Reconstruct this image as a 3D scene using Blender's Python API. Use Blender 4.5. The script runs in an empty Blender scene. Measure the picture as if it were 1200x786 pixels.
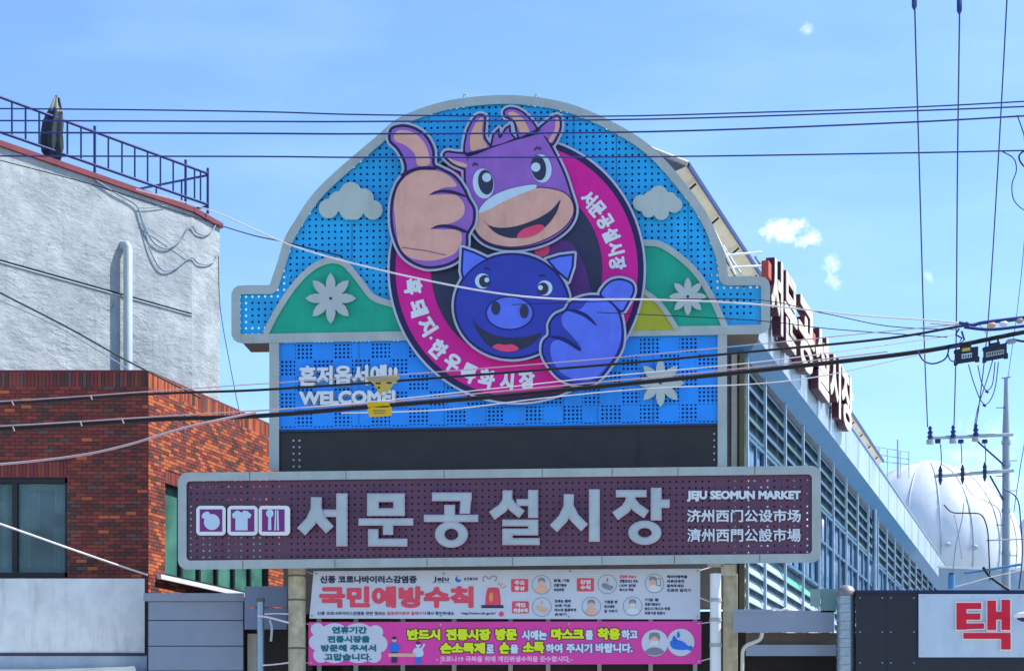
import bpy, math, random
import numpy as np
from mathutils import Vector, Matrix
from mathutils.geometry import tessellate_polygon
random.seed(7)
C = bpy.context.scene.collection
SC = bpy.context.scene
# ------------------------------------------------------------------ camera, world, sun, exposure
F = 2200.0; CX = 600.0; HY = 912.0; EYE = 1.6           # focal length and horizon in photo pixels, eye height
cam = bpy.data.cameras.new('camera'); camo = bpy.data.objects.new('camera', cam); C.objects.link(camo)
camo.location = (0, 0, EYE); camo.rotation_euler = (math.radians(90), 0, 0)
cam.sensor_width = 36; cam.lens = F / 1200 * 36; cam.shift_y = (HY - 393) / 1200; cam.clip_end = 5000
SC.camera = camo
SUN_EL, SUN_AZ = 53.0, 76.0                               # azimuth clockwise from +Y (view direction)
world = bpy.data.worlds.new('World'); SC.world = world; world.use_nodes = True
SC.view_settings.view_transform = 'Standard'; SC.view_settings.look = 'None'
SC.view_settings.exposure = 1.3; SC.view_settings.gamma = 1


def world_nodes():
    nt = world.node_tree; N = nt.nodes; L = nt.links
    bg = N['Background']; bg.inputs[1].default_value = 0.095
    sky = N.new('ShaderNodeTexSky'); sky.sky_type = 'NISHITA'; sky.sun_disc = False
    sky.sun_elevation = math.radians(SUN_EL); sky.sun_rotation = math.radians(SUN_AZ)
    sky.air_density = 1.0; sky.dust_density = 0.3; sky.ozone_density = 3.0
    tc = N.new('ShaderNodeTexCoord'); sep = N.new('ShaderNodeSeparateXYZ'); L.new(tc.outputs['Generated'], sep.inputs[0])

    def m(op, a, b=None, c=None, clamp=False):
        n = N.new('ShaderNodeMath'); n.operation = op; n.use_clamp = clamp
        for i, v in enumerate((a, b, c)):
            if v is None: continue
            if isinstance(v, (int, float)): n.inputs[i].default_value = v
            else: L.new(v, n.inputs[i])
        return n.outputs[0]
    yy = m('MAXIMUM', sep.outputs[1], 0.02)
    ax = m('DIVIDE', sep.outputs[0], yy); az = m('DIVIDE', sep.outputs[2], yy)      # tangents of direction
    no = N.new('ShaderNodeTexNoise'); no.inputs['Scale'].default_value = 110; no.inputs['Detail'].default_value = 5
    L.new(tc.outputs['Generated'], no.inputs['Vector'])
    nz = no.outputs[0]
    tot = None
    no.inputs['Roughness'].default_value = .62; no.inputs['Detail'].default_value = 8
    for (u, v, rx, ry, s) in ((922, 271, 37, 21, .9), (945, 281, 32, 15, .8), (976, 308, 17, 14, .5), (981, 331, 15, 12, .55),
                              (948, 37, 10, 12, .3), (1088, 324, 10, 11, .4), (1150, 560, 70, 80, .3)):
        dx = m('DIVIDE', m('SUBTRACT', ax, (u - CX) / F), rx / F); dz = m('DIVIDE', m('SUBTRACT', az, (HY - v) / F), ry / F)
        r = m('SQRT', m('ADD', m('MULTIPLY', dx, dx), m('MULTIPLY', dz, dz)))
        e = m('ADD', m('SUBTRACT', .82, r), m('MULTIPLY', m('SUBTRACT', nz, .5), 3.0))
        k = m('MULTIPLY', m('POWER', m('MULTIPLY', e, 1.0, clamp=True), 1.2), s, clamp=True)
        tot = k if tot is None else m('MAXIMUM', tot, k)
    # thin veil: the sky whitens softly with broad faint cirrus
    n2 = N.new('ShaderNodeTexNoise'); n2.inputs['Scale'].default_value = 7; n2.inputs['Detail'].default_value = 6
    mp = N.new('ShaderNodeMapping'); mp.inputs['Scale'].default_value = (1, 1, 3.5)
    L.new(tc.outputs['Generated'], mp.inputs[0]); L.new(mp.outputs[0], n2.inputs['Vector'])
    veil = m('MULTIPLY', m('SUBTRACT', n2.outputs[0], .42, clamp=True), .45, clamp=True)
    mix0 = N.new('ShaderNodeMixRGB'); mix0.inputs[2].default_value = (4.2, 6.0, 8.2, 1)
    tint = N.new('ShaderNodeMixRGB'); tint.blend_type = 'MULTIPLY'; tint.inputs[0].default_value = 1
    tint.inputs[2].default_value = SKY_TINT
    L.new(sky.outputs[0], tint.inputs[1])
    L.new(veil, mix0.inputs[0]); L.new(tint.outputs[0], mix0.inputs[1])
    mix = N.new('ShaderNodeMixRGB'); mix.inputs[2].default_value = (8.0, 8.4, 9.0, 1)
    L.new(tot, mix.inputs[0]); L.new(mix0.outputs[0], mix.inputs[1])
    L.new(mix.outputs[0], bg.inputs[0])


SKY_TINT = (.79, .925, 1.03, 1)
world_nodes()
sd = bpy.data.lights.new('sun', 'SUN'); sd.energy = 3.0; sd.angle = math.radians(.53); sd.color = (1, .96, .9)
so = bpy.data.objects.new('sun', sd); C.objects.link(so)
_e, _a = math.radians(SUN_EL), math.radians(SUN_AZ)
SUNV = Vector((math.cos(_e) * math.sin(_a), math.cos(_e) * math.cos(_a), math.sin(_e)))
so.rotation_euler = SUNV.to_track_quat('Z', 'Y').to_euler(); so.location = (30, 0, 40)


# ------------------------------------------------------------------ materials
def lin(h):
    h = h.lstrip('#'); out = []
    for i in (0, 2, 4):
        c = int(h[i:i + 2], 16) / 255
        out.append(c / 12.92 if c <= .04045 else ((c + .055) / 1.055) ** 2.4)
    return out


class NT:
    def __init__(s, m):
        m.use_nodes = True; s.nt = m.node_tree; s.N = s.nt.nodes; s.L = s.nt.links
        s.p = s.N['Principled BSDF']; s.out = s.N['Material Output']

    def n(s, t, **k):
        x = s.N.new(t)
        for a, v in k.items(): setattr(x, a, v)
        return x

    def m(s, op, a, b=None, c=None, clamp=False):
        n = s.N.new('ShaderNodeMath'); n.operation = op; n.use_clamp = clamp
        for i, v in enumerate((a, b, c)):
            if v is None: continue
            if isinstance(v, (int, float)): n.inputs[i].default_value = v
            else: s.L.new(v, n.inputs[i])
        return n.outputs[0]

    def noise(s, scale, detail=4, rough=.5, vec=None, stretch=None):
        t = s.n('ShaderNodeTexNoise'); t.inputs['Scale'].default_value = scale; t.inputs['Detail'].default_value = detail
        t.inputs['Roughness'].default_value = rough
        if vec is None: vec = s.n('ShaderNodeTexCoord').outputs['Object']
        if stretch:
            mp = s.n('ShaderNodeMapping'); mp.inputs['Scale'].default_value = stretch; s.L.new(vec, mp.inputs[0]); vec = mp.outputs[0]
        s.L.new(vec, t.inputs['Vector']); return t.outputs[0]

    def ramp(s, x, stops):
        r = s.n('ShaderNodeValToRGB'); e = r.color_ramp.elements
        while len(e) < len(stops): e.new(.5)
        for i, (p, c) in enumerate(stops): e[i].position = p; e[i].color = (*c, 1)
        s.L.new(x, r.inputs[0]); return r.outputs[0]

    def mix(s, f, a, b, blend='MIX'):
        x = s.n('ShaderNodeMixRGB', blend_type=blend)
        for i, v in enumerate((f, a, b)):
            if isinstance(v, (int, float)): x.inputs[i].default_value = v
            elif isinstance(v, (tuple, list)): x.inputs[i].default_value = (*v[:3], 1)
            else: s.L.new(v, x.inputs[i])
        return x.outputs[0]

    def bump(s, h, strength=.3, dist=.01):
        b = s.n('ShaderNodeBump'); 
        if isinstance(strength, (int, float)): b.inputs['Strength'].default_value = strength
        else: s.L.new(strength, b.inputs['Strength'])
        b.inputs['Distance'].default_value = dist
        s.L.new(h, b.inputs['Height']); s.L.new(b.outputs[0], s.p.inputs['Normal'])


MATS = {}


def mat(name, col, rough=.6, metal=0, var=.12, dirt=.15, scale=2.5, bump=0, spec=.35, bscale=30, streak=True):
    """weathered plain surface: colour wanders a little, rain-washed dirt streaks, fine relief"""
    if name in MATS: return MATS[name]
    m = bpy.data.materials.new(name); t = NT(m); c = lin(col) if isinstance(col, str) else list(col)
    n1 = t.noise(scale, 6, .6)
    c1 = t.ramp(n1, [(.3, [x * (1 - var) for x in c]), (.7, [min(1, x * (1 + var)) for x in c])])
    if dirt:
        n2 = t.noise(5, 5, .65, stretch=(1, 1, .18) if streak else None)
        f = t.m('MULTIPLY', t.m('SUBTRACT', n2, .5, clamp=True), dirt * 4, clamp=True)
        c1 = t.mix(f, c1, [x * .45 + .02 for x in c])
    t.L.new(c1, t.p.inputs['Base Color'])
    t.p.inputs['Roughness'].default_value = rough; t.p.inputs['Metallic'].default_value = metal
    t.p.inputs['Specular IOR Level'].default_value = spec
    if bump: t.bump(t.noise(bscale, 6, .6), bump, .01)
    MATS[name] = m; return m


def perforated(name, col, pitch, rad, origin=(0, 0), checker=None, frame_dark=None):
    """sheet metal with round holes punched right through it; UV = metres on the sheet"""
    if name in MATS: return MATS[name]
    m = bpy.data.materials.new(name); t = NT(m); c = lin(col)
    uv = t.n('ShaderNodeTexCoord').outputs['UV']; sp = t.n('ShaderNodeSeparateXYZ'); t.L.new(uv, sp.inputs[0])
    x = t.m('SUBTRACT', sp.outputs[0], origin[0]); y = t.m('SUBTRACT', sp.outputs[1], origin[1])
    fx = t.m('SUBTRACT', t.m('FRACT', t.m('DIVIDE', x, pitch[0])), .5); fy = t.m('SUBTRACT', t.m('FRACT', t.m('DIVIDE', y, pitch[1])), .5)
    fx = t.m('MULTIPLY', fx, pitch[0]); fy = t.m('MULTIPLY', fy, pitch[1])
    d = t.m('SQRT', t.m('ADD', t.m('MULTIPLY', fx, fx), t.m('MULTIPLY', fy, fy)))
    hole = t.m('LESS_THAN', d, rad)
    if checker:
        cw, chh, ox, oy = checker
        X = t.m('DIVIDE', t.m('SUBTRACT', sp.outputs[0], ox), cw); Y = t.m('DIVIDE', t.m('SUBTRACT', oy, sp.outputs[1]), chh)
        s_ = t.m('ADD', t.m('FLOOR', X), t.m('FLOOR', Y)); odd = t.m('PINGPONG', s_, 1)
        hole = t.m('MULTIPLY', hole, odd)
    n1 = t.noise(1.6, 6, .6)
    cc = t.ramp(n1, [(.3, [v * .86 for v in c]), (.7, [min(1, v * 1.15) for v in c])])
    n2 = t.noise(6, 5, .6, stretch=(1, 1, .15))
    cc = t.mix(t.m('MULTIPLY', t.m('SUBTRACT', n2, .52, clamp=True), 1.2, clamp=True), cc, [v * .5 + .02 for v in c])
    t.L.new(cc, t.p.inputs['Base Color']); t.p.inputs['Roughness'].default_value = .45
    tr = t.n('ShaderNodeBsdfTransparent'); mx = t.n('ShaderNodeMixShader')
    t.L.new(hole, mx.inputs[0]); t.L.new(t.p.outputs[0], mx.inputs[1]); t.L.new(tr.outputs[0], mx.inputs[2])
    t.L.new(mx.outputs[0], t.out.inputs[0])
    MATS[name] = m; return m


def glass(name, col, rough=.08):
    if name in MATS: return MATS[name]
    m = bpy.data.materials.new(name); t = NT(m); c = lin(col)
    n = t.noise(1.3, 3, .5)
    t.L.new(t.ramp(n, [(.35, [v * .6 for v in c]), (.65, [min(1, v * 1.4) for v in c])]), t.p.inputs['Base Color'])
    t.p.inputs['Roughness'].default_value = rough; t.p.inputs['Specular IOR Level'].default_value = .9
    t.bump(t.noise(2.0, 2), .08, .02)
    MATS[name] = m; return m


def stucco():
    m = bpy.data.materials.new('rough_white_render'); t = NT(m)
    n = t.noise(1.2, 8, .65); n2 = t.noise(9, 8, .7)
    c = t.ramp(n, [(.3, (.28, .31, .32)), (.5, (.38, .41, .42)), (.72, (.50, .52, .52))])
    st = t.noise(2.2, 7, .7, stretch=(1, 1, .25))
    c = t.mix(t.m('MULTIPLY', t.m('SUBTRACT', st, .55, clamp=True), 2.0, clamp=True), c, (.21, .23, .25))
    big = t.noise(.55, 5, .6); c = t.mix(t.m('MULTIPLY', t.m('SUBTRACT', big, .48, clamp=True), 2.2, clamp=True), c, (.25, .27, .29))
    wv = t.n('ShaderNodeTexVoronoi', feature='DISTANCE_TO_EDGE'); wv.inputs['Scale'].default_value = .8
    tc = t.n('ShaderNodeTexCoord'); va = t.n('ShaderNodeVectorMath', operation='ADD'); t.L.new(tc.outputs['Object'], va.inputs[0]); nn = t.n('ShaderNodeTexNoise'); nn.inputs['Scale'].default_value = 2.5; nn.inputs['Detail'].default_value = 8
    t.L.new(tc.outputs['Object'], nn.inputs['Vector']); t.L.new(nn.outputs[1], va.inputs[1]); t.L.new(va.outputs[0], wv.inputs['Vector'])
    crack = t.m('MULTIPLY', t.m('LESS_THAN', wv.outputs[0], .006), t.m('GREATER_THAN', big, .5))
    sk = t.noise(7, 6, .7, stretch=(1, 1, .07)); c = t.mix(t.m('MULTIPLY', t.m('MULTIPLY', t.m('SUBTRACT', sk, .56, clamp=True), 5, clamp=True), big), c, (.17, .19, .20))
    c = t.mix(t.m('MULTIPLY', crack, .6), c, (.16, .17, .19))
    t.L.new(c, t.p.inputs['Base Color']); t.p.inputs['Roughness'].default_value = .95
    w = t.noise(1.6, 9, .62, stretch=(1, 1, 2.2)); w2 = t.noise(5.5, 8, .7, stretch=(.8, .8, 1.8))
    h = t.m('ADD', t.m('MULTIPLY', w, 1.6), t.m('MULTIPLY', w2, .7))
    t.bump(h, t.m('MULTIPLY', t.m('ADD', t.noise(.8, 3), -.15), 1.6, clamp=True), .06)
    MATS['stucco'] = m; return m


stucco()
def banner_mat(name, col):
    m = mat(name, col, rough=.5, var=.05, dirt=.05, scale=1.0)
    t = NT(m); t.p = t.N['Principled BSDF']; t.bump(t.noise(1.3, 4, .55, stretch=(1, 1, .45)), .6, .16)
    return m


# palette
W_ = mat
M_frame = mat('grey_painted_steel', '#a6b0af', .5, var=.1, dirt=.22)
M_relief = mat('grey_white_relief', '#aeb9b8', .55, var=.06, dirt=.15)
M_letter = mat('pale_channel_letter', '#a9b9bb', .5, var=.1, dirt=.18)
M_lside = mat('letter_side', '#b9a9bd', .5)
M_white = mat('white_paint', '#dfe3e6', .5, var=.05, dirt=.1)
M_wht2 = mat('white_print', '#d3dae2', .5, var=.03, dirt=.03)
M_green = mat('green_hill_paint', '#12a184', .5, var=.11, dirt=.3)
M_yell = mat('olive_yellow_paint', '#a7ab2a', .5, var=.1)
M_led = mat('dark_display_panel', '#2b2729', .4, var=.2, dirt=.1)
M_navy = mat('navy_outline', '#241a4d', .5, var=.1, dirt=.05)
M_navy2 = mat('dark_slate_print', '#2f3350', .5, var=.1, dirt=.05)
M_mag = mat('magenta_print', '#d1108f', .5, var=.11, dirt=.3)
M_plum = mat('plum_print', '#5e2f7a', .5, var=.07)
M_purp = mat('violet_print', '#9260b8', .5, var=.11, dirt=.3)
M_beig = mat('dusty_pink_print', '#d9a596', .55, var=.11, dirt=.3)
M_beig2 = mat('warm_beige_print', '#d6a48a', .55, var=.05, dirt=.07)
M_tong = mat('tongue_print', '#e2486f', .5)
M_mouth = mat('mouth_print', '#2b2d47', .5)
M_pale = mat('pale_blue_white_print', '#bcd4e4', .5, var=.05)
M_pigd = mat('royal_blue_print', '#303da8', .5, var=.11, dirt=.3)
M_pigl = mat('light_blue_print', '#5a72e6', .5, var=.11, dirt=.3)
M_pigo = mat('pig_outline_print', '#121c68', .5)
M_dark = mat('dark_backing', '#15171f', .8, dirt=0)
M_brown = mat('brown_underside', '#6b5f58', .7)
M_cream = mat('cream_column_paint', '#c3bfae', .6, var=.15, dirt=.35)
M_olive = mat('olive_steel', '#6d6a4e', .6, var=.15)
M_beige = mat('beige_soffit_paint', '#c9c4b2', .7, dirt=.25)
M_fasc = mat('pale_blue_fascia', '#9aacbb', .35, var=.2, dirt=.4, scale=1.2, spec=.6)
M_soff = mat('blue_soffit', '#3c7cab', .5, var=.08, dirt=.1)
M_bluew = mat('blue_grey_wall', '#446788', .6, var=.15, dirt=.25)
M_mull = mat('pale_mullion', '#a9bccb', .4, metal=.2)
M_slat = mat('slate_blue_louver', '#3d5f7a', .45, metal=0, var=.15)
M_slatg = mat('green_grey_louver', '#3f6663', .45, metal=0, var=.15)
M_slatw = mat('white_louver', '#a8bcc8', .4, var=.15)
M_slatgr = mat('green_louver', '#5fae90', .4, var=.1)
M_pane = glass('blue_window_glass', '#6f93b4')
M_teal = glass('teal_window_glass', '#4b8073', .15)
M_brg = glass('grey_green_glass', '#5f777b', .06)
_t = NT(M_brg); _t.p = _t.N['Principled BSDF']; _tr = _t.n('ShaderNodeBsdfTransparent'); _mx = _t.n('ShaderNodeMixShader'); _mx.inputs[0].default_value = .55
_tr.inputs[0].default_value = (.75, .85, .85, 1)
_t.L.new(_t.p.outputs[0], _mx.inputs[1]); _t.L.new(_tr.outputs[0], _mx.inputs[2]); _t.L.new(_mx.outputs[0], _t.out.inputs[0])
M_dframe = mat('dark_window_frame', '#23262b', .5)
M_maroon = mat('maroon_letter_side', '#4a1c34', .5, var=.15)
M_red2 = mat('faded_red_paint', '#c25a4a', .6, var=.2)
M_lface = mat('cream_letter_face', '#d2c8b9', .5, dirt=.3)
M_tank = mat('white_tank_paint', '#cfd4da', .35, var=.06, dirt=.22, scale=.5, spec=.5)
M_seam = mat('tank_seam', '#aab4bd', .5)
M_wire = mat('black_cable', '#15161c', .55, dirt=0)
M_wireb = mat('dark_blue_wire', '#22357a', .55, dirt=0)
M_wirew = mat('pale_grey_wire', '#d9d2d6', .5, dirt=0)
M_wirep = mat('dusty_pink_wire', '#b59ba0', .6, dirt=0)
M_wireg = mat('dark_green_wire', '#2c4a44', .6, dirt=0)
M_rail = mat('dark_blue_railing', '#1f3170', .5, dirt=.05)
M_coping = mat('red_coping', '#7c3540', .7, var=.2, dirt=.3, bump=.2)
M_pipe = mat('grey_white_pipe', '#a5b1bb', .5, dirt=.15)
M_conc = mat('pale_concrete', '#d6dadd', .85, var=.12, dirt=.5, bump=.15)
M_siding = mat('grey_blue_siding', '#8c96a8', .6, var=.06, dirt=.1)
M_sidd = mat('grey_blue_cabinet', '#7582a0', .55, var=.06)
M_steel = mat('galvanised_steel', '#8fa2b4', .38, metal=.7, var=.15)
M_black = mat('charcoal_shop_board', '#262932', .55, var=.1, dirt=.1)
M_panel = mat('pale_blue_sign_panel', '#bacadb', .5, var=.06)
M_red = mat('crimson_sign_letter', '#d30f35', .45, var=.05)
M_yel = mat('yellow_tag', '#e5b60e', .5)
M_yel2 = mat('faded_yellow_tag', '#d0b24a', .5)
M_yeltx = mat('yellow_print', '#dbe620', .5, var=.03, dirt=0)
M_green2 = mat('dark_green_print', '#1d3a20', .5, dirt=0)
M_teatx = mat('teal_print', '#0d6b77', .5, dirt=0)
M_redtx = mat('red_print', '#dd4a62', .5, dirt=0)
M_navtx = mat('ink_blue_print', '#2b3154', .5, dirt=0)
M_bluetx = mat('blue_print', '#2a6fd6', .5, dirt=0)
M_pinkl = mat('pale_pink_print', '#f0a9d4', .5, dirt=0)
M_skin = mat('skin_print', '#dfae98', .5, dirt=0)
M_ban1 = banner_mat('white_banner_vinyl', '#c3cbdb')
M_ban2 = banner_mat('pink_banner_vinyl', '#dd3f9f')
M_mortar = mat('grey_mortar', '#503b38', .9, var=.15)
M_para = mat('dark_parasol_cloth', '#27323a', .8, var=.3)
M_parb = mat('pale_parasol_cap', '#a59d90', .8)
M_asph = mat('asphalt', '#77777a', .9, var=.15, dirt=.2, scale=.6, streak=False, bump=.3)
M_pave = mat('pale_paving', '#b3b0a8', .85, var=.12, streak=False)
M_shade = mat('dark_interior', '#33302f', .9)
BR = [mat('brick_red', '#8c453c', .85, var=.2, dirt=.1), mat('brick_orange', '#bb653e', .85, var=.2, dirt=.1),
      mat('brick_dark', '#573d39', .85, var=.2, dirt=.1), mat('brick_brown', '#753f36', .85, var=.2, dirt=.1),
      mat('brick_wine', '#79393a', .85, var=.2, dirt=.1), mat('brick_grey', '#65504e', .85, var=.2, dirt=.1)]


# ------------------------------------------------------------------ object helpers
BASE = {}


def tag(o, label=None, cat=None, group=None, kind=None):
    if label: o['label'] = label
    if cat: o['category'] = cat
    if group: o['group'] = group
    if kind: o['kind'] = kind
    return o


def thing(name, label, cat, base, group=None):
    o = bpy.data.objects.new(name, None); C.objects.link(o); o.location = base; o.empty_display_size = .3
    BASE[o.name] = Vector(base); return tag(o, label, cat, group)


class MB:
    """collects faces in world space and links them as one mesh"""
    def __init__(s): s.v = []; s.f = []; s.m = []; s.uv = []; s.sm = []; s.mats = []

    def mi(s, m):
        if m not in s.mats: s.mats.append(m)
        return s.mats.index(m)

    def face(s, pts, m, uv=None, smooth=False):
        k = len(s.v); s.v += [tuple(p) for p in pts]; s.f.append(list(range(k, k + len(pts)))); s.m.append(s.mi(m))
        s.uv.append(uv); s.sm.append(smooth)

    def mesh(s, vs, fs, m, smooth=False, uvs=None):
        k = len(s.v); s.v += [tuple(p) for p in vs]; i = s.mi(m)
        for f in fs:
            s.f.append([a + k for a in f]); s.m.append(i); s.sm.append(smooth)
            s.uv.append([uvs[a] for a in f] if uvs else None)

    def box(s, P, a, b, c, m):
        P, a, b, c = map(Vector, (P, a, b, c))
        v = [P, P + a, P + a + b, P + b, P + c, P + a + c, P + a + b + c, P + b + c]
        fs = [(0, 3, 2, 1), (4, 5, 6, 7), (0, 1, 5, 4), (1, 2, 6, 5), (2, 3, 7, 6), (3, 0, 4, 7)]
        if a.cross(b).dot(c) < 0: fs = [f[::-1] for f in fs]
        s.mesh(v, fs, m); return s

    def tube(s, pts, r, m, seg=8, smooth=True, cap=True):
        pts = [Vector(p) for p in pts]; n = len(pts); vs = []; fs = []
        up0 = None
        for i, p in enumerate(pts):
            t = (pts[min(i + 1, n - 1)] - pts[max(i - 1, 0)]).normalized()
            if up0 is None or abs(up0.dot(t)) > .98:
                up0 = Vector((0, 0, 1)) if abs(t.z) < .9 else Vector((1, 0, 0))
            x = t.cross(up0).normalized(); y = x.cross(t).normalized(); up0 = y
            rr = r[i] if isinstance(r, (list, tuple)) else r
            for j in range(seg):
                a = 2 * math.pi * j / seg; vs.append(p + (x * math.cos(a) + y * math.sin(a)) * rr)
        for i in range(n - 1):
            for j in range(seg):
                k = (j + 1) % seg; fs.append((i * seg + j, i * seg + k, (i + 1) * seg + k, (i + 1) * seg + j))
        s.mesh(vs, fs, m, smooth)
        if cap:
            s.mesh(vs[:seg], [tuple(range(seg))], m); s.mesh(vs[-seg:], [tuple(range(seg))[::-1]], m)
        return s

    def prism(s, loops, fn, o0, o1, m, mside=None, back=True, side=True):
        """loops: closed 2-D contours; fn(x, y, off) -> world point; extruded from offset o0 (back) to o1 (front)"""
        mside = mside or m
        for grp in group_loops(loops):
            flat = [p for l in grp for p in l]
            tri = tessellate_polygon([[Vector((p[0], p[1], 0)) for p in l] for l in grp])
            fr = [fn(p[0], p[1], o1) for p in flat]; uv = [fn.uv(p[0], p[1]) for p in flat] if hasattr(fn, 'uv') else None
            out = []
            for t in tri:
                a, b, c = (flat[i] for i in t)
                ar = (b[0] - a[0]) * (c[1] - a[1]) - (b[1] - a[1]) * (c[0] - a[0])
                if abs(ar) < 1e-9: continue
                out.append(t if ar < 0 else (t[0], t[2], t[1]))   # pixel y runs down
            s.mesh(fr, out, m, uvs=uv)
            if not side: continue
            bk = [fn(p[0], p[1], o0) for p in flat]
            if back: s.mesh(bk, [t[::-1] for t in out], mside)
            k = 0
            for li, l in enumerate(grp):
                n = len(l); ar = area(l)
                vs = [fr[k + i] for i in range(n)] + [bk[k + i] for i in range(n)]
                fs = []
                for i in range(n):
                    j = (i + 1) % n; f = (i, j, n + j, n + i)
                    cw = (ar > 0) == (li == 0)
                    fs.append(f[::-1] if not cw else f)
                s.mesh(vs, fs, mside, smooth=n > 24); k += n
        return s

    def build(s, name, parent=None, label=None, bevel=0, kind=None, cat=None, group=None):
        me = bpy.data.meshes.new(name); off = Vector((0, 0, 0)); p = parent
        while p is not None and p.parent is not None: p = p.parent
        if p is not None: off = BASE[p.name]
        V = np.array(s.v, dtype=float).reshape(-1, 3) - np.array(off)
        me.from_pydata(V.tolist(), [], s.f); me.update()
        for m in s.mats: me.materials.append(m)
        me.polygons.foreach_set('material_index', s.m); me.polygons.foreach_set('use_smooth', s.sm)
        if any(u for u in s.uv):
            L = me.uv_layers.new(name='UVMap'); k = 0
            for f, u in zip(s.f, s.uv):
                for j in range(len(f)):
                    if u: L.data[k].uv = u[j]
                    k += 1
        o = bpy.data.objects.new(name, me); C.objects.link(o)
        if parent: o.parent = parent
        elif not parent:
            lo = Vector((V[:, 0].mean(), V[:, 1].mean(), V[:, 2].min()))
            me.transform(Matrix.Translation(-lo)); o.location = lo; BASE[o.name] = lo
        if bevel:
            b = o.modifiers.new('bevel', 'BEVEL'); b.width = bevel; b.segments = 2; b.limit_method = 'ANGLE'; b.angle_limit = math.radians(50)
        return tag(o, label, cat, group, kind)


def area(l): return sum(l[i][0] * l[(i + 1) % len(l)][1] - l[(i + 1) % len(l)][0] * l[i][1] for i in range(len(l))) / 2


def inside(p, l):
    x, y = p; c = False; n = len(l)
    for i in range(n):
        x1, y1 = l[i]; x2, y2 = l[(i + 1) % n]
        if (y1 > y) != (y2 > y) and x < (x2 - x1) * (y - y1) / (y2 - y1) + x1: c = not c
    return c


def group_loops(loops):
    loops = [l for l in loops if len(l) > 2 and abs(area(l)) > 1e-4]
    loops.sort(key=lambda l: -abs(area(l))); groups = []
    for i, l in enumerate(loops):
        depth = [g for g in groups if inside(l[0], g[0])]
        holes = 0; host = None
        for g in depth:
            if not any(inside(l[0], h) for h in g[1:]): host = g
        if host is None: groups.append([l])
        else: host.append(l)
    return groups


# ------------------------------------------------------------------ 2-D shapes: distance fields and contours
def cr(pts, n=6, closed=True):
    out = []; N = len(pts); rng = range(N) if closed else range(N - 1)
    for i in rng:
        if closed: p0, p1, p2, p3 = (pts[(i + k) % N] for k in (-1, 0, 1, 2))
        else: p0, p1, p2, p3 = pts[max(i - 1, 0)], pts[i], pts[i + 1], pts[min(i + 2, N - 1)]
        for k in range(n):
            t = k / n
            out.append(tuple(.5 * (2 * b + (c - a) * t + (2 * a - 5 * b + 4 * c - d) * t * t + (3 * b - a - 3 * c + d) * t ** 3)
                             for a, b, c, d in zip(p0, p1, p2, p3)))
    if not closed: out.append(tuple(pts[-1]))
    return out


def ell(cx, cy, rx, ry, rot=0, n=28):
    r = math.radians(rot); o = []
    for i in range(n):
        a = 2 * math.pi * i / n; x, y = rx * math.cos(a), ry * math.sin(a)
        o.append((cx + x * math.cos(r) - y * math.sin(r), cy + x * math.sin(r) + y * math.cos(r)))
    return o


def rect(x0, y0, x1, y1): return [(x0, y0), (x1, y0), (x1, y1), (x0, y1)]


def rrect(x0, y0, x1, y1, r, n=6):
    o = []
    for (cx, cy, a0) in ((x1 - r, y0 + r, -90), (x1 - r, y1 - r, 0), (x0 + r, y1 - r, 90), (x0 + r, y0 + r, 180)):
        for k in range(n + 1):
            a = math.radians(a0 + 90 * k / n); o.append((cx + r * math.cos(a), cy + r * math.sin(a)))
    return o


def stroke(pts, w):
    """list of polygons: butt-ended thick polyline with round joints; w may be a list (taper)"""
    out = []; n = len(pts); W = w if isinstance(w, (list, tuple)) else [w] * n
    for i in range(n - 1):
        (x0, y0), (x1, y1) = pts[i], pts[i + 1]; l = math.hypot(x1 - x0, y1 - y0) or 1
        nx, ny = -(y1 - y0) / l / 2, (x1 - x0) / l / 2
        out.append([(x0 + nx * W[i], y0 + ny * W[i]), (x1 + nx * W[i + 1], y1 + ny * W[i + 1]), (x1 - nx * W[i + 1], y1 - ny * W[i + 1]), (x0 - nx * W[i], y0 - ny * W[i])])
        if 0 < i: out.append(ell(x0, y0, W[i] / 2, W[i] / 2, n=14))
    return out


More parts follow.
